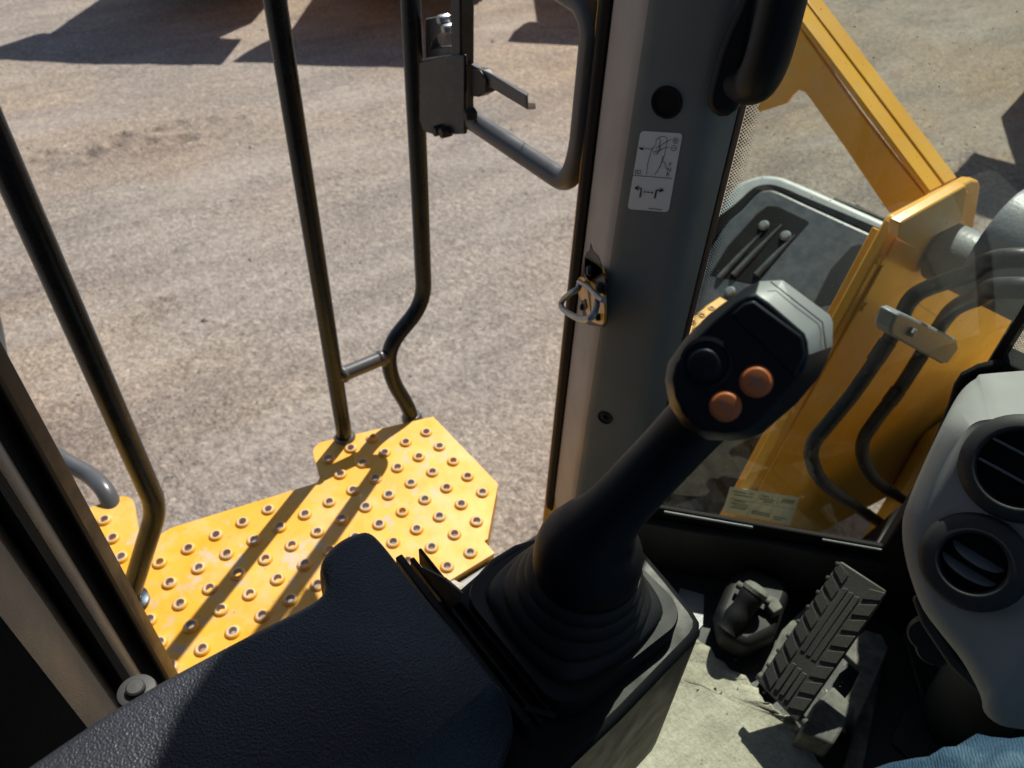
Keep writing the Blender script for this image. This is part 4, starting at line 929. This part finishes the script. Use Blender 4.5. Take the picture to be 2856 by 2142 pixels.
# lamp bracket arm reaching left and up from the tower
YB = 1.36
side = [GY(YB, p) for p in [(2002, 428), (1985, 458), (1920, 460), (1822, 315), (1752, 217), (1738, 199), (1724, 194), (1709, 207), (1697, 224), (1641, 242), (1635, 234), (1690, 130), (1725, 55), (1742, 82), (1788, 147), (1858, 245), (1928, 336)]]
AR = prism('lamp_arm', side, (0, .010, 0), 'yellow', FF, bevel=.0015, label='folded yellow lamp arm rising left from the tower')
fl = [GY(YB-.002, q) for q in [(1700, 20), (1742, 81), (1858, 243), (1999, 421)]]
d1_ = (fl[-1]-fl[0]).normalized(); up_ = d1_.cross(V(0, 1, 0)).normalized()
if up_.z < 0: up_ = -up_
for w0, w1, h_ in ((0, .046, 0), (.0465, .092, .003)):
    a, b = fl[0], fl[-1]
    prism('top_flange', [a+V(0, w0, 0)+up_*h_, b+V(0, w0, 0)+up_*h_, b+V(0, w1, 0)+up_*h_, a+V(0, w1, 0)+up_*h_], up_*.010, 'yellow', AR, bevel=.002)

# front left wheel and mudguard
def tyre(name, parent, c, axis, ro, w, m='tyre', lugs=22):
    prof = [(ro*.55, -w*.36), (ro*.62, -w*.46), (ro*.80, -w*.5), (ro*.93, -w*.47), (ro*.965, -w*.38), (ro*.97, 0), (ro*.965, w*.38), (ro*.93, w*.47), (ro*.80, w*.5), (ro*.62, w*.46), (ro*.55, w*.36)]
    g1 = lathe_geo(c, axis, prof, 48, caps=False); u, w_, a = frame(axis); gs = [g1]
    for k in range(lugs):
        for sgn in (-1, 1):
            an = 2*math.pi*(k+.25*sgn)/lugs; rd = u*math.cos(an)+w_*math.sin(an); tg = a.cross(rd)
            cc = Vector(c)+rd*ro*.955+a*sgn*w*.27
            gs.append(box_geo(cc, (a*sgn+tg*.5).normalized()*w*.22, (tg-a*sgn*.5).normalized()*ro*.045, rd*ro*.045))
    v, f = merge(*gs); t_ = obj('tyre', v, f, m, parent, smooth=35)
    return t_
WH = tyre('tyre', FF, (-1.02, 2.38, .74), (1, 0, 0), .74, .52)
lathe('rim', (-1.02, 2.38, .74), (-1, 0, 0), [(.42, -.2), (.42, .18), (.36, .2), (.34, .08), (.12, .05), (.10, .12), (.0001, .13)], 'yellow', WH, 32)
mgn = V(0, -math.sin(R(38)), math.cos(R(38))); MP = (V(-1.1, 2.25, ZC-1.15), mgn)
def mg(pts, off=0): return [GP((MP[0]+mgn*off, mgn), 1437.5+x*.3501, y*.3501) for x, y in pts]
def mgc(pts, n=4, off=0): return mg([(p.x, p.y) for p in cat([V(*q, 0) for q in pts], n)], off)
sh = mgc([(60, 2050), (180, 1700), (330, 1300), (420, 1150), (500, 1100), (600, 1074), (700, 1080), (790, 1112), (950, 1180), (1200, 1290), (1450, 1400)], 5)+mg([(1700, 1560), (1500, 2100)])
MG = prism('mudguard', sh, -mgn*.05, 'fender', FF, bevel=.02, seg=4, label='light grey plastic mudguard with black trim strip')
st_ = mgc([(120, 1640), (290, 1390), (440, 1262), (545, 1170), (620, 1148), (710, 1160), (900, 1240), (1330, 1420), (1500, 1500)], 5, .003)
si_ = mgc([(200, 1640), (360, 1420), (480, 1300), (570, 1205), (630, 1182), (700, 1192), (900, 1285), (1310, 1470), (1480, 1550)], 5, .003)
prism('trim_strip', st_+si_[::-1], mgn*.012, 'seal', MG, bevel=.003)
pn_ = mgc([(205, 1700), (362, 1426), (482, 1306), (572, 1212), (630, 1190), (700, 1200), (900, 1292), (1310, 1478), (1480, 1560)], 5, .003)+mg([(1400, 2000), (150, 2050)], .003)
prism('inner_panel', pn_, mgn*.022, 'panel_grey', MG, bevel=.012, seg=3)
prism('recess', mg([(270, 1700), (380, 1520), (560, 1320), (630, 1266), (700, 1272), (880, 1360), (888, 1378), (760, 1520), (560, 1760)], .0262), -mgn*.01, 'seal', MG, bevel=.003)
for a, b in (((720, 1385), (420, 1700)), ((800, 1450), (560, 1700)), ((590, 1440), (330, 1720))):
    q = mg([a, b], .026); tube('ridge', [q[0], q[0].lerp(q[1], .5), q[1]], [.003, .010, .012], 'panel_grey', MG, 12)
for x, y in ((608, 1392), (741, 1456), (180, 1740+40), (400, 1800)):
    c = mg([(x, y)], .028)[0]; lathe('bolt', c, mgn, [(.018, 0), (.018, .004), (.012, .010), (.0001, .011)], 'steel_grey', MG, 16)
prism('dark_gap', mg([(1020, 1660), (1150, 1520), (1200, 1508), (1260, 1530), (1400, 1800), (900, 1900)], .0262), -mgn*.01, 'body_dark', MG)
# small studded front step beside the mudguard
FS = thing('front_step', 'small yellow studded step plate glinting behind the joystick', 'step', GZ(-1.35, (1520, 690)))
stp = [GZ(-1.35, p) for p in [(1555, 640), (1582, 655), (1560, 760), (1480, 790), (1455, 735), (1490, 690), (1525, 660)]]
prism('plate', stp, (0, 0, -.03), 'yellow', FS, bevel=.004)
for k in range(16):
    u, w2 = k % 4, k//4; p = GZ(-1.35, (1474+u*21+w2*9, 712-u*15+w2*16))
    o = bpy.data.objects.new('raised_stud', smesh); link(o, FS); o.location = p


# ------------------------------------------------------------------ loaders parked beyond the top edge; their raised buckets shade the yard
def loader(label, x, y, deg, bh=1.1, s=1.0):
    "a parked loader facing local +X, origin below the bucket's rear edge"
    root = thing('parked_loader', label, 'loader', (0, 0, 0), group='loaders parked across the yard')
    sec = [(0, 0), (.95, -.02), (1.0, .02), (.35, .20), (.12, .42), (.05, .80), (.22, 1.15), (.15, 1.17), (-.08, .85), (-.1, .3)]
    prism('bucket', [V(a, -1.3, bh+b) for a, b in sec], (0, 2.6, 0), 'yellow', root, bevel=.01)
    for yy in (-.55, .40): prism('lift_arm', [V(0, yy, bh+.2), V(0, yy, bh+.6), V(-1.6, yy, 2.3), V(-2.4, yy, 2.1), V(-2.4, yy, 1.8), V(-1.2, yy, 1.5)], (0, .15, 0), 'yellow', root, bevel=.02)
    box('front_body', (-2.9, -1.0, .6), (.05, 1.0, bh+.75), 'yellow', root, bevel=.06)  # unseen block widened up to the bucket so the ground shadow is solid
    box('engine_hood', (-6.2, -.85, .8), (-4.3, .85, 2.2), 'yellow', root, bevel=.12)
    box('cab', (-4.3, -.75, 1.0), (-3.0, .75, 3.3), 'body_dark', root, bevel=.1)
    for xx in (-2.2, -5.1):
        for yy in (-.85, .85): tyre('tyre', root, (xx, yy, .78), (0, 1, 0), .78, .52)
    root.location = (x, y, 0); root.rotation_euler.z = R(deg); root.scale = (s, s, s)
    return root
loader('parked loader whose raised bucket shades the far left of the yard', -9.91, 3.04, -37, 1.55, .84)
loader('parked loader shading the ground behind the straight rail post', -8.49, 5.2, -37, 1.55, .85)
loader('parked loader whose shadow falls beside the loop tube', -7.48, 8.05, -37, 1.55, .85)
loader('smaller parked loader whose shadow shows beside the top of the lamp arm', -5.75, 8.95, -37, 2.2, .6)
loader('parked loader ahead of the cab with its shadow right of the lamp arm', -1.93, 9.2, -78, 2.0, 1.15)
